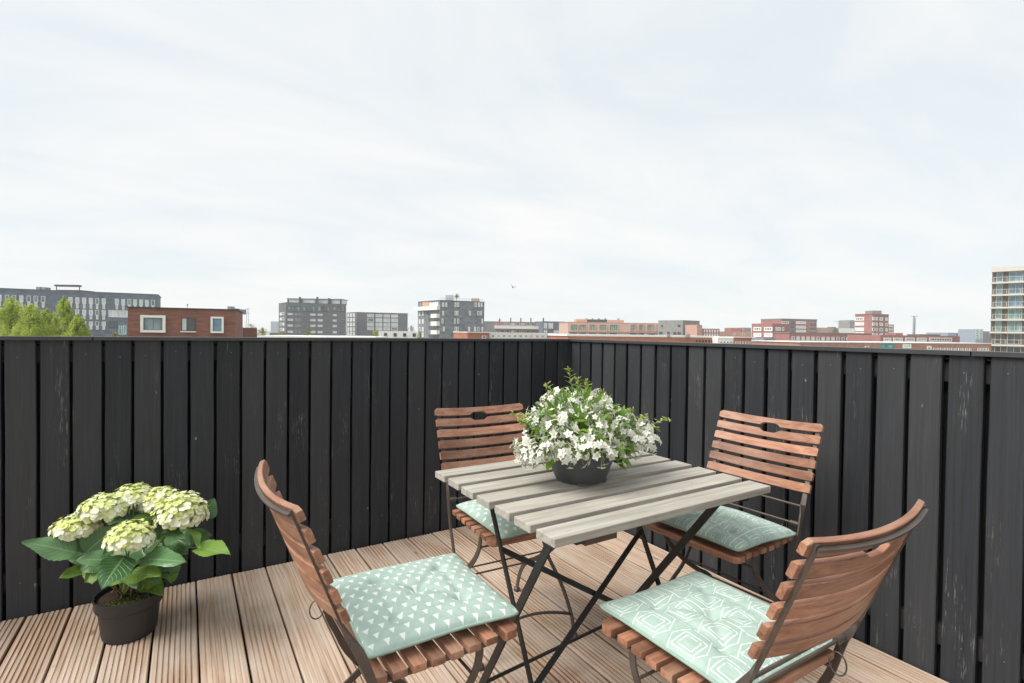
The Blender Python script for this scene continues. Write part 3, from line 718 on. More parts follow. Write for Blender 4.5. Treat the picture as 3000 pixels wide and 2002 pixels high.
# ------------------------------------------------------------------ the city beyond the fence
def facade(name,c1,c2,scale=(1.2,1.2,2.),brick=None,rough=.8):
    m,nt,b=nodes(name); tc=N(nt,'ShaderNodeTexCoord').outputs['Object']
    f=math_(nt,'ADD',math_(nt,'MULTIPLY',noise(nt,scaled(nt,tc,scale),1.,5,.65),.7),math_(nt,'MULTIPLY',noise(nt,tc,.12,2),.3))
    c=mixc(nt,ramp(nt,f,.38,.62),c1,c2)
    nt.links.new(c,b.inputs['Base Color']); b.inputs['Roughness'].default_value=rough; b.inputs['Specular IOR Level'].default_value=.25
    return m
def glass(name,c,var=.5,rough=.08):
    m,nt,b=nodes(name); tc=N(nt,'ShaderNodeTexCoord').outputs['Object']
    f=noise(nt,scaled(nt,tc,(.9,.9,.6)),1.,3); c1=tuple(x*(1-var) for x in c); c2=tuple(min(1,x*(1+var)) for x in c)
    nt.links.new(mixc(nt,ramp(nt,f,.35,.65),c1,c2),b.inputs['Base Color']); b.inputs['Roughness'].default_value=rough; b.inputs['Specular IOR Level'].default_value=.8
    return m
F={}
F['slate']=facade('blue grey stone',(.085,.11,.145),(.17,.205,.25),(.5,.5,1.1))
F['dark']=facade('dark grey brick',(.095,.092,.105),(.135,.132,.145))
F['dark2']=facade('grey brick',(.12,.118,.135),(.16,.158,.175))
F['lightgrey']=facade('light grey brick',(.20,.20,.20),(.27,.27,.27))
F['checker']=facade('mottled grey stone',(.10,.115,.135),(.235,.25,.27),(.45,.45,.9))
F['brown']=facade('red brown brick',(.165,.068,.048),(.28,.13,.095),(1.,1.,6.))
F['red']=facade('red brick',(.29,.13,.12),(.38,.19,.175))
F['pinkbrick']=facade('pink brick',(.46,.26,.215),(.55,.34,.29))
F['orange']=facade('orange brick',(.34,.13,.075),(.46,.19,.12))
F['orange2']=facade('brown orange brick',(.30,.155,.12),(.42,.23,.175))
F['paleframe']=facade('pale salmon frame',(.54,.38,.30),(.60,.44,.36))
F['salmon']=facade('salmon cladding',(.52,.26,.15),(.60,.32,.20))
F['white']=facade('white render',(.68,.68,.66),(.76,.76,.74))
F['beige']=facade('beige tiles',(.40,.30,.23),(.48,.38,.30))
F['brownwall']=facade('brown grey cladding',(.115,.095,.075),(.17,.145,.12))
F['blue']=facade('blue grey cladding',(.22,.25,.32),(.28,.31,.38))
F['green']=plain('green panel',(.04,.26,.22),.6,.2,1)
F['trim']=plain('white trim',(.78,.78,.75),.6,.05,2)
F['warmtrim']=plain('off white concrete',(.56,.54,.49),.7,.08,2)
F['darktrim']=plain('dark trim',(.05,.05,.055),.6,.1,2)
F['steel']=plain('galvanised steel',(.28,.29,.30),.5,.2,4,metal=.3)
F['g']=glass('grey window glass',(.16,.20,.22)); F['gl']=glass('curtained glass with painted sky tone',(.58,.62,.64),.2,.25); F['gd']=glass('dark window glass',(.05,.055,.06))  # grey and curtained panes: base colour lightened in place of reflected sky
F['gb']=glass('blue window glass',(.13,.25,.34),.35,.12); F['gt']=glass('teal window glass',(.16,.33,.32),.4,.1); F['gg']=glass('green window glass',(.10,.28,.21),.5,.3)
F['rail_glass']=glass('pale balcony glass',(.45,.50,.50),.15,.2)
BASE=-15.0
class Bld:
    def __init__(s,label,cat,pts,yref,mat,thick=12,base=BASE,name='building',group=None,coping=None,cop_h=.35,rid=0):
        """pts: front corners (px, forward depth) left to right; yref=(px,y) of the roof edge at pts[rid]"""
        P=[plan(*p) for p in pts]; d=pts[rid][1]; s.d=d
        s.ztop=at(pts[rid][0],yref,d).z; s.P=P; s.base=base; s.pts=pts
        back=(fw0).copy(); back.z=0; back.normalize()
        mid=sum(P,Vector())/len(P); s.o=Vector((mid.x,mid.y,base))
        s.t=thing(name,label,cat,s.o,0,group)
        a=(P[-1]-P[0]).normalized(); nrm=Vector((-a.y,a.x,0)); nrm=nrm if nrm.dot(back)>0 else -nrm
        if len(P)==3:
            # corner building: close it as a parallelogram
            ring=[P[0],P[1],P[2],P[0]+P[2]-P[1]]
        else: ring=P+[P[-1]+nrm*thick,P[0]+nrm*thick]
        s.ring=[p-s.o*1 for p in ring]; s.ring=[Vector((p.x,p.y,0)) for p in s.ring]
        s.prism('wall',s.ring,0,s.ztop-base,mat)
        if coping:
            c=sum(s.ring,Vector())/len(s.ring)
            big=[p+(p-c).normalized()*.18 for p in s.ring]
            s.prism('roof_edge',big,s.ztop-base+.002,s.ztop-base+cop_h*.5,coping)
    def prism(s,name,ring,z0,z1,mat,parent=None):
        m=MB(); n=len(ring)
        ar=sum(ring[i].x*ring[(i+1)%n].y-ring[(i+1)%n].x*ring[i].y for i in range(n))
        if ar<0: ring=ring[::-1]
        m.poly([(p.x,p.y,z1) for p in ring]); m.poly([(p.x,p.y,z0) for p in reversed(ring)])
        for i in range(n):
            a,c=ring[i],ring[(i+1)%n]; m.quad((a.x,a.y,z0),(c.x,c.y,z0),(c.x,c.y,z1),(a.x,a.y,z1))
        return m.build(name,F[mat],parent or s.t)
    def hit(s,px,py,face):
        A,B=s.P[face],s.P[face+1]; dr=ray(px,py); a=B-A; n=Vector((a.y,-a.x,0))
        t=(A-CAM).dot(n)/dr.dot(n); p=CAM+dr*t; u=(p-A).dot(a)/a.length
        return u,p.z
    def local(s,face,u,z,out=0):
        A,B=s.P[face],s.P[face+1]; a=(B-A).normalized(); n=Vector((a.y,-a.x,0)); n=n if n.dot(fw0)<0 else -n
        p=A+a*u+n*out; return Vector((p.x-s.o.x,p.y-s.o.y,z-s.base))
    def win(s,face,x0,x1,y0,y1,frame='trim',gl='g',fwid=.10,out=.12,name='window',mull=0,hm=0,deep=0):
        xm=(x0+x1)/2; u0,_=s.hit(x0,y0,face); u1,_=s.hit(x1,y0,face); _,zt=s.hit(xm,y0,face); _,zb=s.hit(xm,y1,face)
        return s.winuz(face,u0,u1,zb,zt,frame,gl,fwid,out,name,mull,hm)
    def winuz(s,face,u0,u1,zb,zt,frame='trim',gl='g',fwid=.10,out=.12,name='window',mull=0,hm=0):
        m=MB(); L_=lambda u,z,o:s.local(face,u,z,o)
        def slab(ua,ub,za,zb_,o0,o1,mi):
            q=[L_(ua,za,o0),L_(ub,za,o0),L_(ub,zb_,o0),L_(ua,zb_,o0),L_(ua,za,o1),L_(ub,za,o1),L_(ub,zb_,o1),L_(ua,zb_,o1)]
            i=len(m.v); m.v+=[tuple(v) for v in q]
            for f in ((4,5,6,7),(0,1,5,4),(1,2,6,5),(2,3,7,6),(3,0,4,7)): m.f.append(tuple(i+k for k in f)); m.mi.append(mi)
        if gl: slab(u0+fwid,u1-fwid,zb+fwid,zt-fwid,-.02,.03,1)
        slab(u0,u0+fwid,zb,zt,-.02,out,0); slab(u1-fwid,u1,zb,zt,-.02,out,0)
        slab(u0+fwid,u1-fwid,zb,zb+fwid,-.02,out-.003,0); slab(u0+fwid,u1-fwid,zt-fwid,zt,-.02,out-.003,0)
        for k in range(mull):
            c=u0+(u1-u0)*(k+1)/(mull+1); slab(c-fwid*.35,c+fwid*.35,zb+fwid,zt-fwid,-.01,out*.6,0)
        for k in range(hm):
            c=zb+(zt-zb)*(k+1)/(hm+1); slab(u0+fwid,u1-fwid,c-fwid*.35,c+fwid*.35,-.01,out*.55,0)
        return m.build(name,[F[frame],F[gl or 'g']],s.t)
    def grid(s,face,cols,rows,**k):
        rr=random.Random(int(cols[0][0]*7)); gl=k.pop('gl','g'); skip=k.pop('skip',0)
        for (y0,y1) in rows:
            xr=(cols[0][0]+cols[0][1])/2; _,zt=s.hit(xr,y0,face); _,zb=s.hit(xr,y1,face)
            for (x0,x1) in cols:
                if rr.random()<skip: continue
                u0,_=s.hit(x0,y0,face); u1,_=s.hit(x1,y0,face)
                g_=gl if isinstance(gl,str) else rr.choice(gl); s.winuz(face,u0,u1,zb,zt,gl=g_,**k)
    def slab(s,name,face,x0,x1,y0,y1,mat,out=.6,inn=0.02):
        xm=(x0+x1)/2; u0,_=s.hit(x0,y0,face); u1,_=s.hit(x1,y0,face); _,zt=s.hit(xm,y0,face); _,zb=s.hit(xm,y1,face)
        a,b_,c,d=s.local(face,u0,0,out),s.local(face,u1,0,out),s.local(face,u1,0,-inn),s.local(face,u0,0,-inn)
        return s.prism(name,[Vector((p.x,p.y,0)) for p in (a,b_,c,d)],zb-s.base,zt-s.base,mat)
    def roofbox(s,name,x0,x1,ytop,depth,mat,thick=5,zb=None):
        A,B=plan(x0,depth),plan(x1,depth); a=(B-A).normalized(); n=Vector((-a.y,a.x,0)); n=n if n.dot(fw0)>0 else -n
        z=at((x0+x1)/2,ytop,depth).z
        ring=[A,B,B+n*thick,A+n*thick]; ring=[Vector((p.x-s.o.x,p.y-s.o.y,0)) for p in ring]
        return s.prism(name,ring,(s.ztop if zb is None else zb)-s.base+.003,z-s.base,mat)
def span(a,b_,n,fr):
    w=(b_-a)/n; return [(a+w*(k+.5-fr/2),a+w*(k+.5+fr/2)) for k in range(n)]
def Z1(x,y): return x*.3234,780+y*.3234
k_=.3234
# long slate office block on the far left
B=Bld('long blue grey stone office block on the far left behind the green trees','building',[(-320,125),(462,152.6)],864.5,'slate',18,coping='dark',rid=1)
xs=lambda L_,o:[(o+a*k_,o+c*k_) for a,c in L_]
top=[(-160,-128),(-95,-63),(-25,15),(45,83),(108,146),(176,212),(243,280),(306,346),(372,410),(620,658),(682,718),(745,781),(806,842),(864,898),(922,958),(1042,1076),(1100,1133),(1155,1188),(1208,1240),(1262,1294),(1315,1347),(1368,1404)]
def zrow(face,b,xref,y0,y1): return (b.hit(xref,y1,face)[1],b.hit(xref,y0,face)[1])
for row,(y0,y1,cols) in enumerate(((873,905,top),(908,936,[c for c in top if 380<c[0]<960 or c[0]<240 and c[0]>-100][:-0 or None]),(942,966,[c for c in top if 700<c[0]<930]))):
    zb,zt=zrow(0,B,260,y0,y1)
    for a,c in cols:
        u0,u1=B.hit(a*k_,900,0)[0],B.hit(c*k_,900,0)[0]
        w=(u1-u0); B.winuz(0,u0,u1,zb+(zt-zb)*.45,zt,'trim','gl' if (int(a)%3) else 'g',.10,.08); B.winuz(0,u0+w*.18,u1-w*.18,zb,zb+(zt-zb)*.45-.01,'trim','gl',.10,.08)
B.win(0,318,374,910,930,'trim','gl',.15,.1,mull=4); B.win(0,318,345,942,960,'darktrim','gd',.1,.1,mull=2); B.win(0,348,370,955,980,'trim','gt',.12,.15,mull=2)
for a,c,yt in ((106,117,841),(122,131,842)): B.roofbox('vent',a,c,yt,150,'steel',2)
rb=B.roofbox('roof_plinth',166,238,850,152,'brownwall',5)
f=MB(); A_=[B.o*0+(plan(166,152)-B.o),(plan(233,152)-B.o)]
zt_=at(200,838,152).z-B.base; zb_=at(200,851,152).z-B.base
for p_ in A_: f.tube([(p_.x,p_.y,zb_),(p_.x,p_.y,zt_)],.12,6)
f.bar([(A_[0].x,A_[0].y,zt_),(A_[1].x,A_[1].y,zt_)],Vector((0,0,1)),.5,1.6); f.build('roof_canopy',F['darktrim'],B.t)
# brown brick house
B=Bld('low red brown brick house with two white framed windows, nearest building on the left','house',[(374,50),(690,53.6)],901,'brown',9,coping='darktrim',name='brick_house',cop_h=.16)
def bigwin(x0,x1,y0,y1,fr,gl,fw_,out,mull):
    w=B.win(0,x0,x1,y0,y1,fr,None,fw_,out); u0,_=B.hit(x0,y0,0);u1,_=B.hit(x1,y0,0); xm=(x0+x1)/2; zt=B.hit(xm,y0,0)[1]; zb=B.hit(xm,y1,0)[1]
    q=B.winuz(0,u0+fw_,u1-fw_,zb+fw_,zt-fw_,'darktrim',gl,.045,.06,'pane',mull); q.parent=w
bigwin(412.4,485.8,924.2,974.7,'trim','g',.24,.22,1); bigwin(617.7,655.8,974.7-50.3,976,'trim','g',.20,.22,0) if False else bigwin(617.7,655.8,928.5,976.2,'trim','gb',.19,.22,0)
w=B.win(0,531.5,573,932,970.8,'darktrim','gd',.06,.05,mull=1); B.slab('sill',0,529,575,971,974,'trim',.15)
B.slab('curtain_panel',0,534,546,934,968,'rail_glass',.045)
B.roofbox('chimney',666,676,898,56,'steel',.8); B.roofbox('vent',612,618,904.5,56,'darktrim',.5)
B=Bld('small teal glass corner tower beside the brown brick house','building',[(690,70),(711,70.5)],920,'blue',4,name='glass_tower')
B.grid(0,[(691.5,700),(701,709.5)],[(922,936),(938,950),(952,963)],gl='gt',frame='trim',fwid=.06); B.slab('canopy',0,686,700,905,908,'darktrim',.5)
B.roofbox('stair_head',690,699,906,71,'blue',2)
Bld('low plain red brick garden wall block right of the brown house','building',[(709,72),(753,73)],960.5,'brown',5,name='brick_annex')
# dark grey block
B=Bld('dark grey brick apartment block with four large blue top windows and a set back penthouse','building',[(816.4,282),(837.5,270),(1013.7,280)],887,'dark',coping='darktrim',name='apartment_block',rid=1,cop_h=.25)
o2=lambda a,c:(700+a*k_,700+c*k_)
Y2=lambda y:800+y*k_
for a,c in ((440,560),(578,690),(712,820),(850,955)):
    B.win(1,700+a*k_,700+c*k_,Y2(302),Y2(348),'darktrim','g',.25,.15,mull=0); B.win(1,700+(a+28)*k_,700+(a+88)*k_,Y2(304),Y2(347),'darktrim','gb',.12,.2)
for r,(y0,y1) in enumerate(((362,384),(412,436),(464,487),(520,545))):
    B.grid(1,[(700+a*k_,700+(a+w_)*k_) for a,w_ in ((438,54),(508,52),(576,52),(644,52),(712,48),(782,44),(848,40),(908,44))],[(Y2(y0),Y2(y1))],gl=['gl','gl','g','gd'],frame='lightgrey',fwid=.12)
B.grid(0,[o2(372,390),o2(396,412)],[(Y2(y),Y2(y+24)) for y in (360,406,452,500)],gl=['gd','gl'],frame='trim',fwid=.2)
pz=B.roofbox('penthouse',841,999,877,283,'rail_glass',10)
B.roofbox('penthouse_roof',839,1001,875.4,282.6,'darktrim',11,zb=at(920,877,283).z)
for a in (841,880,923,966,995): B.roofbox('penthouse_pier',a,a+4,877.5,282.7,'darktrim',1)
for a in (875,926,960): B.roofbox('chimney',a,a+4,870.5 if a!=960 else 874,281,'darktrim',1.2)
for a,c in ((844,870),(881,920),(931,966),(974,996)): 
    pass
# grey block with white windows
B=Bld('grey brick block with a four by four grid of pale windows on its right face','building',[(1015,314),(1044.5,300),(1194,311)],916,'dark2',coping='darktrim',name='apartment_block',rid=1,cop_h=.5)
B.grid(1,[(700+a*k_,700+c*k_) for a,c in ((1162,1222),(1238,1298),(1310,1368),(1380,1440))],[(Y2(a),Y2(c)) for a,c in ((372,400),(410,442),(450,484),(490,518))],gl=['gl','gl','g'],frame='trim',fwid=.22)
B.grid(0,[o2(985,998),o2(1008,1024),o2(1034,1050)],[(Y2(a),Y2(a+30)) for a in (368,410,452,494,532)],gl='gl',frame='trim',fwid=.25)
# mottled block
B=Bld('mottled grey stone apartment block with white corner balconies and a roof terrace','building',[(1224,214),(1288.6,200),(1418,208)],881,'checker',name='apartment_block',rid=1,coping='darktrim',cop_h=.4)
cols=[(1842,1856),(1870,1884),(1954,1968),(1978,1992),(2084,2098),(2136,2152),(2166,2182),(2192,2204)]
rr=random.Random(5)
for r,(y0,y1) in enumerate(((268,308),(344,384),(414,458),(488,530))):
    for a,c in cols:
        if rr.random()<.25: continue
        sh=rr.choice((-6,0,6)) if r else 0
        B.win(1,700+(a+sh)*k_,700+(c+sh+2)*k_,Y2(y0),Y2(y1),'trim',rr.choice(['gl','g','gl','gd']),.22,.1)
for i,(y0,y1) in enumerate(((305,340),(372,408),(440,480),(520,556))):
    B.slab('balcony',0,1221 if i==0 else 1240,1289 if i==0 else 1289,Y2(y0)+0,Y2(y1),'white',1.4) if i==0 else B.slab('balcony',0,1271,1288.5,Y2(y0),Y2(y1),'white',1.4)
    B.win(0,1256,1284,Y2(y1+2),Y2(y1+32),'darktrim','gd',.2,.1,mull=2)
B.slab('brick_panel',0,1238,1256,Y2(264),Y2(304),'salmon',.06); B.win(0,1258,1284,Y2(268),Y2(302),'trim','gl',.25,.1,mull=1)
B.grid(0,[o2(1632,1646),o2(1660,1674)],[(Y2(a),Y2(a+40)) for a in (350,420,490,540)],gl=['g','gl'],frame='trim',fwid=.2)
B.roofbox('stair_head',1304,1326,865,206,'rail_glass',3); B.roofbox('roof_canopy',1380,1402,874.5,207,'beige',3)
rl=MB(); A_,B2=plan(1290,201.5)-B.o,plan(1414,209)-B.o
for q in range(26):
    p=A_.lerp(B2,q/25); rl.tube([(p.x,p.y,B.ztop-B.base),(p.x,p.y,B.ztop-B.base+1.1)],.03,4)
rl.tube([(A_.x,A_.y,B.ztop-B.base+1.1),(B2.x,B2.y,B.ztop-B.base+1.1)],.05,4); rl.build('roof_railing',F['steel'],B.t)
# white low houses and roofs near
B=Bld('long white rendered house with small square windows in front of the mottled block','house',[(1109,150),(1221,152)],970,'white',8,name='white_house')
B.grid(0,[(1109+16+28*k,1109+25+28*k) for k in range(4)],[(976,986)],gl='gd',frame='darktrim',fwid=.08)
Bld('flat white roof edge of a low hall below the dark grey block','building',[(753,120),(940,121)],984,'white',20,name='low_hall')
Bld('flat white roof edge of a low hall below the pale windowed block','building',[(940,116),(1098,117)],986,'white',20,name='low_hall')
Bld('low brown row of sheds left of the dark grey block','building',[(790,260),(822,260)],975,'brownwall',8,name='shed_row')
Bld('faint pale high rise pair on the horizon left of the dark grey block','building',[(793,900),(811,902)],942,'blue',20,name='high_rise')
B=Bld('orange brick house end with white gutter left of the green glazed row','house',[(1370,95),(1434,97)],975,'orange',7,name='brick_house',coping='trim',cop_h=.3)
B.win(0,1412,1424,984,992,'trim','gd',.1,.08)
B=Bld('low glazed row with pale green panels ending at the fence corner','building',[(1434,98),(1664,104)],977,'white',8,name='glazed_row',coping='trim',cop_h=.3)
B.grid(0,span(1436,1662,14,.7),[(980,990)],gl=['gt','rail_glass','rail_glass'],frame='trim',fwid=.12)
# pink and grey terraced block with white balcony band
B=Bld('pinkish terraced block with a white balcony band and small chimneys right of the mottled block','building',[(1418,250),(1590,254)],943,'lightgrey',12,name='terrace_block',coping='darktrim',cop_h=.4)
K3=lambda x:1360+x*k_
Y3=lambda y:840+y*k_
B.grid(0,[(K3(a),K3(a+34)) for a in range(285,690,46)],[(Y3(322),Y3(350))],gl=['gl','g','gl'],frame='pinkbrick',fwid=.25)
B.slab('balcony_band',0,K3(275),K3(708),Y3(356),Y3(384),'white',1.5)
B.grid(0,[(K3(a),K3(a+34)) for a in range(285,690,46)],[(Y3(388),Y3(416))],gl=['g','gd','gl'],frame='pinkbrick',fwid=.3)
for a in (420,512,603,716): B.roofbox('chimney',K3(a-5),K3(a+5),Y3(284),251,'darktrim',1.5)
B.slab('awning',0,K3(292),K3(330),Y3(322),Y3(352),'red',.3)
B=Bld('blue grey brick end house with tall paired windows beside the terraced block','building',[(1590,246),(1657,249)],941.5,'slate',12,name='end_house')
B.grid(0,[(K3(a),K3(a+12)) for a in (722,738,764,778,792,872,884)],[(Y3(330),Y3(380))],gl='gl',frame='trim',fwid=.2)
B.grid(0,[(K3(a),K3(a+12)) for a in (722,738,812,826,842,858,880)],[(Y3(396),Y3(418))],gl='gl',frame='trim',fwid=.2)
Bld('pale green glass stair block between the mottled and terraced blocks','building',[(1418,262),(1448,262)],943,'rail_glass',6,name='stair_block')
# salmon school
B=Bld('salmon coloured school with tall green windows in square frames','school',[(1664,220),(1928,226)],945,'paleframe',16,name='school_building',coping='pinkbrick',cop_h=.5)
for a,c in ((958,1028),(1036,1106),(1128,1192),(1220,1292),(1312,1394),(1500,1556),(1574,1628),(1652,1708),(1734,1754)): B.win(0,K3(a),K3(c),Y3(340),Y3(404),'paleframe','gg',.28,.35,mull=3)
B.grid(0,[(K3(a),K3(a+62)) for a in (958,1040,1130,1222,1320,1500,1580,1660)],[(Y3(418),Y3(432))],gl='gd',frame='darktrim',fwid=.1)
B.slab('floor_band',0,K3(942),K3(1752),Y3(406),Y3(416),'pinkbrick',.55)
B.roofbox('roof_storey',K3(1015),K3(1112),Y3(296),228,'salmon',8); B.roofbox('roof_storey',K3(1112),K3(1300),Y3(298),230,'darktrim',8); B.roofbox('roof_storey',K3(1300),K3(1445),Y3(303),228,'pinkbrick',8)
for a in (1100,1155,1212,1270,1390): B.roofbox('roof_vent',K3(a),K3(a+14),Y3(288),234,'steel',1)
B=Bld('long orange brick terrace with a flat white roof edge just above the right fence corner','building',[(1664,92),(2105,100)],985,'orange',10,name='brick_terrace',coping='trim',cop_h=.7)
for a in (1228,1440,1644,1840,2020): B.roofbox('skylight',K3(a),K3(a+26),Y3(428),97,'steel',1.2)
B.grid(0,span(2036,2100,7,.5),[(996,1003)],gl='gd',frame='darktrim',fwid=.08)
# grey cube
B=Bld('windowed grey brick cube block right of the salmon school','building',[(1928,208),(2000,200),(2049,207)],938.5,'lightgrey',name='cube_block',rid=1)
B.grid(0,[(K3(a),K3(a+12)) for a in (1768,1784,1838,1852,1896,1910,1934,1950)],[(Y3(410),Y3(432))],gl='gd',frame='darktrim',fwid=.15); B.grid(0,[(K3(1936),K3(1960)),(K3(1786),K3(1800))],[(Y3(346),Y3(364))],gl='gd',frame='darktrim',fwid=.15)
B=Bld('small pink brick stair tower right of the grey cube','building',[(2042,190),(2057,191)],952,'pinkbrick',6,name='stair_tower')
K4=lambda x:2050+x*.3617
Y4=lambda y:840+y*.3617
B=Bld('short dark red brick row with pale window columns right of the grey cube','building',[(2057,192),(2108,194)],963,'red',8,name='brick_row')
B.grid(0,span(2060,2106,6,.45),[(966,974),(977,984)],gl='gl',frame='trim',fwid=.15)
B=Bld('pale pink low block with a stepped roof left of the red brick flats','building',[(2108,200),(2201,203)],971.5,'pinkbrick',8,name='pink_block')
B.roofbox('roof_storey',2140,2178,961,208,'red',6); B.roofbox('roof_storey',2178,2200,960.5,207,'lightgrey',6); B.grid(0,[(2150,2155),(2175,2181)],[(976,983)],gl='gd',frame='trim',fwid=.15)
B=Bld('white fronted low unit with four dark openings above the right fence','building',[(2104,98),(2149,99)],989,'white',6,name='low_unit'); B.grid(0,span(2107,2146,4,.6),[(1000,1006)],gl='gd',frame='trim',fwid=.06)
B=Bld('low orange brick unit between the white unit and the grey shed','building',[(2149,99),(2212,100)],989.5,'orange',6,name='low_unit',coping='trim',cop_h=.25); B.grid(0,span(2152,2210,6,.5),[(1001,1007)],gl='gd',frame='trim',fwid=.06)
Bld('plain blue grey metal shed in front of the red brick flats','building',[(2238,97),(2273,98)],991,'blue',5,name='metal_shed')
# red brick flats
B=Bld('three storey red brick flats with white window groups, left of the red tower','building',[(2202,160),(2262,156),(2313,162)],948.5,'red',name='brick_flats',rid=1)
B.grid(0,[(K4(436),K4(500)),(K4(522),K4(590))],[(Y4(328),Y4(360)),(Y4(376),Y4(408))],gl=['gl','g'],frame='trim',fwid=.3,mull=2)
B.grid(1,[(K4(614),K4(656)),(K4(668),K4(682))],[(Y4(328),Y4(358)),(Y4(378),Y4(410)),(Y4(432),Y4(462))],gl=['gl','g'],frame='trim',fwid=.22)
m=MB(); 
B=Bld('grey topped red brick flats with long balcony bands, behind the three storey flats','building',[(2289,230),(2392,236)],936.5,'red',12,name='brick_flats',coping='lightgrey',cop_h=.9)
for y in (282,318,350): B.win(0,K4(665),K4(720),Y4(y),Y4(y+20),'trim','g',.25,.1,mull=2); B.win(0,K4(728),K4(770),Y4(y),Y4(y+24),'lightgrey','gd',.25,.2); B.win(0,K4(780),K4(860),Y4(y),Y4(y+22),'trim','gl',.25,.1,mull=4); B.win(0,K4(888),K4(940),Y4(y),Y4(y+18),'lightgrey','gl',.3,.3,mull=2)
B=Bld('long low red brick row with one line of white windows below the red tower','building',[(2313,150),(2552,158)],976,'red',10,name='brick_row',coping='lightgrey',cop_h=.5)
B.grid(0,span(2316,2550,16,.55),[(Y4(404),Y4(432))],gl=['gl','gl','g'],frame='trim',fwid=.15)
B.slab('band',0,2313,2552,Y4(438),Y4(446),'lightgrey',.3); B.grid(0,span(2314,2345,4,.7),[(Y4(456),Y4(476))],gl='gl',frame='trim',fwid=.2)
B=Bld('beige pitched roof house in front of the horizon left of the red tower','house',[(2394,240),(2457,242)],960,'beige',8,name='pitched_house')
pr=MB()
for a,c in ((2436,2458),): 
    p0,p1=plan(a,239)-B.o,plan(c,239)-B.o; zt=at(2446,958,239).z-B.base; zb=at(2446,976,239).z-B.base; bk=fw0*6
    mdp=p0.lerp(p1,.5); pr.poly([(p0.x,p0.y,zb),(p1.x,p1.y,zb),(mdp.x,mdp.y,zt)]); q0,q1,qm=p0+bk,p1+bk,mdp+bk
    pr.quad((p0.x,p0.y,zb),(mdp.x,mdp.y,zt),(qm.x,qm.y,zt),(q0.x,q0.y,zb)); pr.quad((p1.x,p1.y,zb),(q1.x,q1.y,zb),(qm.x,qm.y,zt),(mdp.x,mdp.y,zt)); pr.poly([(q1.x,q1.y,zb),(q0.x,q0.y,zb),(qm.x,qm.y,zt)])
pr.build('gable_roof',F['brownwall'],B.t)
Bld('white low house right of the beige pitched roof','house',[(2457,245),(2504,246)],962,'white',6,name='white_house')
Bld('thin pale grey tower block behind the red tower','building',[(2488,330),(2503,331)],938.5,'lightgrey',8,name='tower_block')
B=Bld('red brick tower of flats with white windows and a pale rooftop box','building',[(2504,192),(2555,186),(2602,191)],921,'red',name='brick_tower',rid=1,coping='red',cop_h=.4)
B.grid(0,[(K4(1262),K4(1332))],[(Y4(a),Y4(a+28)) for a in (248,288,332,370)],gl=['gl','g'],frame='trim',fwid=.3,mull=3)
B.grid(1,[(K4(1398),K4(1416)),(K4(1424),K4(1440)),(K4(1456),K4(1482)),(K4(1504),K4(1520))],[(Y4(a),Y4(a+28)) for a in (246,290,334,376,412)],gl=['gl','g','gl'],frame='trim',fwid=.2)
B.roofbox('roof_box',2554,2581,910.5,194,'lightgrey',4)
B=Bld('lower annex with pale windows on the right of the red tower','building',[(2602,205),(2618,206)],951,'red',6,name='brick_annex'); B.grid(0,[(2604,2609),(2611,2616)],[(954,959),(963,968),(972,977)],gl='gl',frame='trim',fwid=.15)
B=Bld('long low red brick row with framed white window strips right of the tower','building',[(2580,140),(2812,148)],982,'red',10,name='brick_row')
for a,c,n in ((1488,1548,2),(1566,1642,3),(1664,1738,5),(1758,1836,2),(1858,2040,8)): B.win(0,K4(a),K4(c),Y4(414),Y4(446),'trim','gl' if n<4 else 'gd',.3,.15,mull=n)
B.roofbox('roof_storey',2625,2645,976,150,'red',4); B.roofbox('roof_storey',2696,2755,980,150,'brownwall',5)
B=Bld('long pinkish brown brick terrace right along the top of the right fence','building',[(2345,82),(2905,96)],1003.5,'orange2',10,name='brick_terrace',coping='trim',cop_h=.25)
B.win(0,K4(1466),K4(1570),Y4(460),Y4(505),'green','gt',.25,.1,mull=1); B.win(0,K4(1644),K4(1710),Y4(466),Y4(500),'trim','gl',.2,.1,mull=2); B.win(0,K4(1840),K4(1874),Y4(482),Y4(516),'trim','gd',.25,.1); B.win(0,K4(1338),K4(1368),Y4(482),Y4(500),'trim','gd',.08,.1,mull=1)
B.grid(0,[(K4(a),K4(a+14)) for a in range(1890,2190,29)],[(Y4(498),Y4(518))],gl='gd',frame='trim',fwid=.05); B.grid(0,[(K4(a),K4(a+14)) for a in range(2250,2345,24)],[(Y4(498),Y4(520))],gl='gd',frame='trim',fwid=.05)
Bld('low green roofed kiosk at the left end of the pinkish terrace','building',[(2344,90),(2362,90)],1000.5,'green',4,name='kiosk')
B=Bld('blue grey distant office block left of the balcony tower','building',[(2777,340),(2858,346)],975,'blue',14,name='office_block'); B.grid(0,[(2802,2812),(2816,2826),(2846,2854)],[(978,986),(988,996)],gl='gd',frame='darktrim',fwid=.3)
Bld('dark low roof block on the horizon right of the steel mast','building',[(2777,420),(2800,420)],977,'brownwall',8,name='roof_block')
B=Bld('teal glazed narrow tower beside the balcony tower','building',[(2858,300),(2880,302)],965,'blue',9,name='glass_tower'); B.grid(0,[(2859,2868),(2869,2878)],[(967+7*k,973+7*k) for k in range(4)],gl='gt',frame='trim',fwid=.15)
Bld('dark grey block half hidden by the balcony tower','building',[(2880,310),(2930,312)],971,'dark2',9,name='office_block')
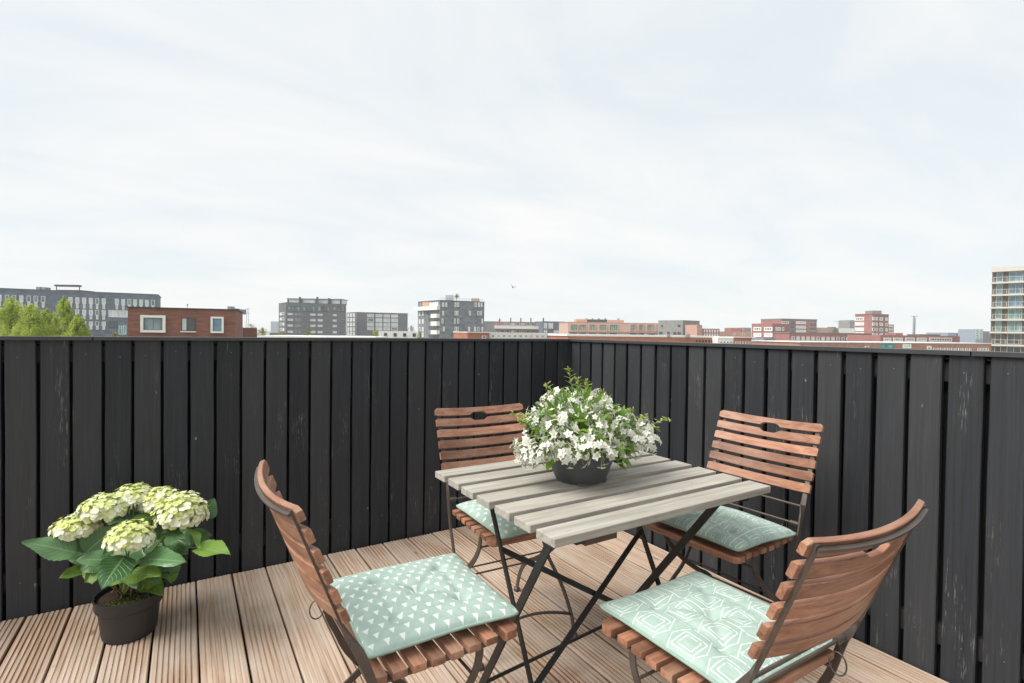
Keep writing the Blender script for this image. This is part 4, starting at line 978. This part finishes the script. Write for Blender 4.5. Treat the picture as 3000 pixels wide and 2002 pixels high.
# balcony tower on the right edge
B=Bld('tall apartment tower with white balconies and blue glazing at the right edge','building',[(2901.5,126),(3360,109)],790,'brownwall',12,name='balcony_tower',coping='darktrim',cop_h=.2)
K5=lambda x:2700+x*.2295
Y5=lambda y:740+y*.2295
ys=[228,398,553,712,865,1023,1183,1345]
a_=B.P[0];wid=(B.P[1]-B.P[0]).length
zs=[B.hit(K5(882),Y5(y),0)[1] for y in ys]
bay=B.hit(K5(1290),Y5(400),0)[0]-B.hit(K5(880),Y5(400),0)[0]
x1,x2=B.hit(K5(945),900,0)[0],B.hit(K5(1027),900,0)[0]; x3,x4=B.hit(K5(1103),900,0)[0],B.hit(K5(1286),900,0)[0]
def ringuz(u0,u1,o0,o1): return [Vector((p.x,p.y,0)) for p in (B.local(0,u0,0,o1),B.local(0,u1,0,o1),B.local(0,u1,0,o0),B.local(0,u0,0,o0))]
for i,z in enumerate(zs):
    zz=z-B.base
    if i==0: B.prism('roof_fascia',ringuz(-.1,wid,-.02,1.3),zz-.55,zz+.55,'warmtrim'); continue
    bl=B.prism('balcony',ringuz(-.15,wid,-.02,1.45),zz-.17,zz+.20,'warmtrim')
    m=MB(); P_=lambda u,z_,o:B.local(0,u,z_,o)
    for k in range(int(wid/2.3)): 
        p=P_(.35+k*2.3,z,1.38); m.box((p.x,p.y,p.z+.78),(.06,.06,1.0))
    a=P_(.3,z,1.38); c=P_(wid,z,1.38); m.tube([(a.x,a.y,a.z+1.32),(c.x,c.y,c.z+1.32)],.045,6)
    d=P_(.3,z,.05); m.tube([(d.x,d.y,d.z+1.32),(a.x,a.y,a.z+1.32)],.04,6)
    m.build('railing',F['warmtrim'],bl)
for i in range(7):
    zt=zs[i]-(.6 if i==0 else .25); zb=zs[i+1]+.3
    u=0
    while u<wid-bay*.5:
        g_='gb' if i<3 else ('gt' if i<5 else 'gd')
        B.winuz(0,u+x1,u+x2,zb,zt,'warmtrim',g_,.11,.14); B.winuz(0,u+x3,min(u+x4,wid-.1),zb,zt,'warmtrim',g_,.11,.14,mull=1)
        u+=bay*1.04
# distant masts
def pylon(label,px,ytop,ybot_z,depth,wpx,arms,loc_base=BASE):
    p=plan(px,depth); zt=at(px,ytop,depth).z; t=thing('steel_mast',label,'pylon',(p.x,p.y,loc_base)); m=MB(); h=zt-loc_base; w=wpx*depth/FPX
    for sx in (-1,1):
        for sy in (-1,1): m.tube([(sx*w*.5,sy*w*.5,0),(sx*w*.12,sy*w*.12,h)],.16*depth/700,4)
    n=14
    for k in range(n):
        a=k/n;b2=(k+1)/n; wa,wb_=w*(.5-.38*a),w*(.5-.38*b2)
        m.tube([(-wa,-wa,h*a),(wb_,-wb_,h*b2)],.1*depth/700,3); m.tube([(wa,-wa,h*a),(-wb_,-wb_,h*b2)],.1*depth/700,3)
    m.build('lattice',F['steel'],t); q=MB()
    for f_,l in arms:
        q.bar([tuple(-RI*l*depth/FPX+Vector((0,0,h*0+f_*h))),tuple(RI*l*depth/FPX+Vector((0,0,f_*h)))],Vector((0,0,1)),.5*depth/700,.4)
    q.build('crossarms',F['steel'],t); return t
pylon('lattice power pylon on the horizon right of the brown brick house',725,903,0,520,13,((.97,8),(.86,9)))
pylon('faint lattice power pylon left of the red tower',2457,941,0,700,7,((.985,14),(.93,9)))
p=plan(2676,330); t=thing('steel_mast','thin grey mast with a crossarm standing right of the red tower','mast',(p.x,p.y,BASE)); zt=at(2676,927,330).z-BASE
m=MB(); m.tube([(0,0,0),(0,0,zt)],[.9,.45],8); m.tube([tuple(RI*.9+Vector((0,0,0))),tuple(RI*.9+Vector((0,0,zt-1)))],.2,6); m.build('pole',F['steel'],t,smooth=50)
m=MB(); m.bar([tuple(-RI*1.6+Vector((0,0,zt))),tuple(RI*2.4+Vector((0,0,zt)))],Vector((0,0,1)),.35,.35); m.build('crossarm',F['steel'],t)
p=plan(549,54.2); t=thing('roof_aerial','small rooftop aerial on the brown brick house roof','aerial',(p.x,p.y,at(549,906,54.2).z)); m=MB(); m.tube([(0,0,-.1),(0,0,.52)],.02,6); m.box((0,0,.42),(.1,.1,.16)); m.build('antenna',F['darktrim'],t)
# ------------------------------------------------------------------ trees
TM={'spring':leafmat('fresh spring leaves',(.42,.52,.06),(.58,.64,.17),False,.6,.5),'yellow':leafmat('yellow green leaves',(.30,.30,.03),(.42,.40,.08),False,.6,.35),'mid':leafmat('mid green leaves',(.10,.17,.03),(.20,.28,.06),False,.6,.3),'far':leafmat('far dull leaves',(.10,.15,.07),(.17,.21,.11),False,.7,.2)}
TM['bark']=plain('grey brown bark',(.10,.075,.05),.9,.3,3)
def tree(label,px,ytop,ybot,hw,depth,kind,n,leafsz,seed,group=None,cone=.6,name='leafy_tree'):
    rr=random.Random(seed); p=plan(px,depth); zt=at(px,ytop,depth).z; zb=at(px,ybot,depth).z; k=depth/FPX; W=hw*k
    t=thing(name,label,'tree',(p.x,p.y,BASE),0,group); Ht=zt-BASE; cb=zb-BASE; hc=Ht-cb
    m=MB(); m.tube([(0,0,0),(.1*W,0,cb*.6),(0,.05*W,cb+hc*.45),(0,0,Ht-.12*hc)],[.12*W+.06,.07*W+.05,.03*W+.02,.012],8)
    lim=[]
    for q in range(12):
        a=q*2.4+rr.random(); f=rr.uniform(.0,.75); z=cb+hc*f*.8; L_=W*(1-cone*f)*rr.uniform(.6,.95); e=Vector((math.cos(a)*L_,math.sin(a)*L_,z+hc*rr.uniform(.1,.22))); m.tube([(0,0,z),tuple(e*.5+Vector((0,0,z*.5-.02*hc))),tuple(e)],[.015*W+.015,.010*W+.008,.006],5); lim.append(e)
    m.build('trunk',TM['bark'],t,smooth=True)
    c=MB(); blobs=[]
    for q in range(64 if n>2000 else 26):
        f=rr.random()**.85; a=rr.uniform(0,6.283); r=W*(1-cone*f)*math.sqrt(rr.random())*.85
        blobs.append((Vector((math.cos(a)*r,math.sin(a)*r,cb+hc*(.04+.86*f*(1-.25*r/W)))),W*rr.uniform(.13,.27)*(1-.55*cone*f)))
    for q in range(8): blobs.append((Vector((rr.uniform(-.06,.06)*W,rr.uniform(-.06,.06)*W,cb+hc*(.58+.053*q))),W*.19*(1-.11*q)+.03*W))
    for q in range(n):
        bc,br=rr.choice(blobs); d=Vector((rr.gauss(0,1),rr.gauss(0,1),rr.gauss(0,1))).normalized()*br*rr.uniform(.45,1.08); d.z*=1.9
        o=bc+d; u=Vector((rr.gauss(0,1),rr.gauss(0,1),rr.gauss(.5,1))).normalized(); v=u.orthogonal().normalized(); s_=leafsz*rr.uniform(.6,1.3)
        w=u.cross(v); c.quad(o-v*s_*.5,o+w*s_*.28,o+v*s_*.5,o-w*s_*.28)
    c.build('crown',TM[kind],t); return t
for i,(px,yt,hw,dp,lb) in enumerate(((30,872,60,44,'bright green tree with a pointed top at the far left edge'),(-45,880,70,47,'bright green tree cut by the left frame edge'),(88,893,52,42,'rounded bright green tree second from the left frame edge'),(140,905,44,46,'shorter bright green tree left of the tallest spire tree'),(189,868,40,43,'tallest bright green spire shaped tree in front of the slate office block'),(228,921,34,41,'low rounded bright green tree at the right end of the spring green row'))):
    tree(lb,px,yt,1015,hw*1.3,dp,'spring',12000,.12,100+i,'spring green trees in front of the slate office block',cone=.72)
for i,(px,yt,yb,hw,dp,kd,n,ls,lb) in enumerate(((336,974,990,14,48,'yellow',260,.12,'small yellow green bush in front of the brown brick house corner'),(770,961,995,22,200,'yellow',700,.5,'yellow green bushy tree left of the dark grey block'),(829,972,995,11,140,'yellow',300,.32,'tiny yellow green tree at the foot of the dark grey block'),(902,958,998,15,135,'mid',600,.3,'small pointed green tree in front of the dark grey block'),(1100,962,998,14,130,'yellow',500,.3,'yellow green tree left of the white rendered house'),(1229,969,998,10,130,'yellow',380,.26,'yellow green tree right of the white rendered house'),(1355,964,998,8,120,'mid',380,.22,'slim green tree in front of the mottled block'),
 (735,950,972,26,600,'far',260,1.3,'hazy far tree clump beside the left pylon'),(1205,954,980,16,520,'far',240,1.2,'far green tree between the pale windowed block and the mottled block'),(1760-90,944,975,16,320,'far',200,.7,'dull green tree behind the salmon school left end'),(2185,964,985,10,330,'far',160,.7,'small dull tree behind the pale pink block'),(1463,932,960,10,270,'far',160,.5,'small dull tree behind the terraced block roof'))):
    tree(lb,px,yt,yb,hw,dp,kd,n,ls,200+i,cone=.45)
tr=thing('roof_palm','small potted roof tree on the mottled block terrace','tree',at(1338,884,203)); m=MB(); m.tube([(0,0,-.4),(0,0,1.9)],.08,5); m.build('trunk',TM['bark'],tr); c=MB(); rr=random.Random(6)
for q in range(160):
    o=Vector((rr.gauss(0,.45),rr.gauss(0,.45),2.1+rr.gauss(0,.35))); u=Vector((rr.gauss(0,1),rr.gauss(0,1),rr.gauss(0,1))).normalized(); v=u.orthogonal().normalized(); c.quad(o,o+v*.3,o+v*.3+u*.2,o+u*.2)
c.build('crown',TM['far'],tr)
# ------------------------------------------------------------------ gull
bd=MB(); bd.lathe([(.001,-.24),(.03,-.18),(.075,-.06),(.08,.05),(.055,.15),(.045,.2),(.02,.25),(.001,.28)],seg=10)
bo=bd; v_=[(x,z,y) for x,y,z in bo.v]; bo.v=v_
def wing(s): 
    bo.grid(lambda u,v:(s*(.05+.55*u),(-.10+.17*v)*(1-.55*u)-.10*u*u,.02+.30*math.sin(u*1.7)-.02*v+.014*0),8,3); bo.grid(lambda u,v:(s*(.05+.55*u),(-.10+.17*v)*(1-.55*u)-.10*u*u,.012+.30*math.sin(u*1.7)-.02*v),8,3)
wing(1); wing(-1)
gl=bo.build('bird',plain('grey gull plumage',(.13,.13,.13),.8,.3,6),smooth=True,loc=at(1502,842,70),rot=(R(15),R(-25),R(120))); tag(gl,'small dark bird flying in the pale sky above the mottled block','bird')
# ------------------------------------------------------------------ sky and sun
S=bpy.context.scene
w=bpy.data.worlds.new('World'); S.world=w; w.use_nodes=True; nt=w.node_tree
for n in list(nt.nodes): nt.nodes.remove(n)
SUNV=Vector((-.70,.08,.88)).normalized()
sky=N(nt,'ShaderNodeTexSky',sky_type='NISHITA'); sky.sun_disc=False; sky.sun_elevation=math.asin(SUNV.z); sky.sun_rotation=math.atan2(SUNV.x,SUNV.y); sky.altitude=10
b1=N(nt,'ShaderNodeBackground'); nt.links.new(sky.outputs[0],b1.inputs[0]); b1.inputs[1].default_value=.10
tc=N(nt,'ShaderNodeTexCoord').outputs['Generated']
sp=N(nt,'ShaderNodeSeparateXYZ'); nt.links.new(tc,sp.inputs[0])
dz=math_(nt,'ADD',math_(nt,'MAXIMUM',sp.outputs[2],0.),.16)
cv=N(nt,'ShaderNodeCombineXYZ'); nt.links.new(math_(nt,'DIVIDE',sp.outputs[0],dz),cv.inputs[0]); nt.links.new(math_(nt,'DIVIDE',sp.outputs[1],dz),cv.inputs[1])
mp=scaled(nt,cv.outputs[0],(.75,1.3,1)); 
n1=noise(nt,mp,1.1,7,.58,.6); n2=noise(nt,scaled(nt,cv.outputs[0],(.5,.6,1)),.6,3)
f=ramp(nt,math_(nt,'ADD',math_(nt,'MULTIPLY',n1,.62),math_(nt,'MULTIPLY',n2,.38)),.38,.60)
cc=mixc(nt,f,(.548,.584,.603),(.618,.622,.618))
b2=N(nt,'ShaderNodeBackground'); nt.links.new(cc,b2.inputs[0]); b2.inputs[1].default_value=1.0
mx=N(nt,'ShaderNodeMixShader'); nt.links.new(math_(nt,'ADD',.88,math_(nt,'MULTIPLY',f,.12)),mx.inputs[0]); nt.links.new(b1.outputs[0],mx.inputs[1]); nt.links.new(b2.outputs[0],mx.inputs[2])
out=N(nt,'ShaderNodeOutputWorld'); nt.links.new(mx.outputs[0],out.inputs[0])
sd=bpy.data.lights.new('sun','SUN'); sd.energy=3.0; sd.angle=R(38); sd.color=(1,.95,.87)
so=bpy.data.objects.new('sun',sd); C.objects.link(so); so.rotation_euler=SUNV.to_track_quat('Z','Y').to_euler()
S.view_settings.view_transform='Standard'; S.view_settings.look='None'; S.view_settings.exposure=.65; S.view_settings.gamma=1
S.render.engine='CYCLES'; S.cycles.max_bounces=8

hz=MB(); hz.box((0,400,8),(2400,2200,50)); m,nt,b=nodes('thin city haze'); nt.nodes.remove(b)
pv=N(nt,'ShaderNodeVolumePrincipled'); pv.inputs['Color'].default_value=(.93,.96,1,1); pv.inputs['Density'].default_value=.00042; pv.inputs['Anisotropy'].default_value=.0
nt.links.new(pv.outputs[0],nt.nodes['Material Output'].inputs['Volume'])
ho=hz.build('haze',m); tag(ho,None,None,kind='stuff')
S.cycles.volume_bounces=1
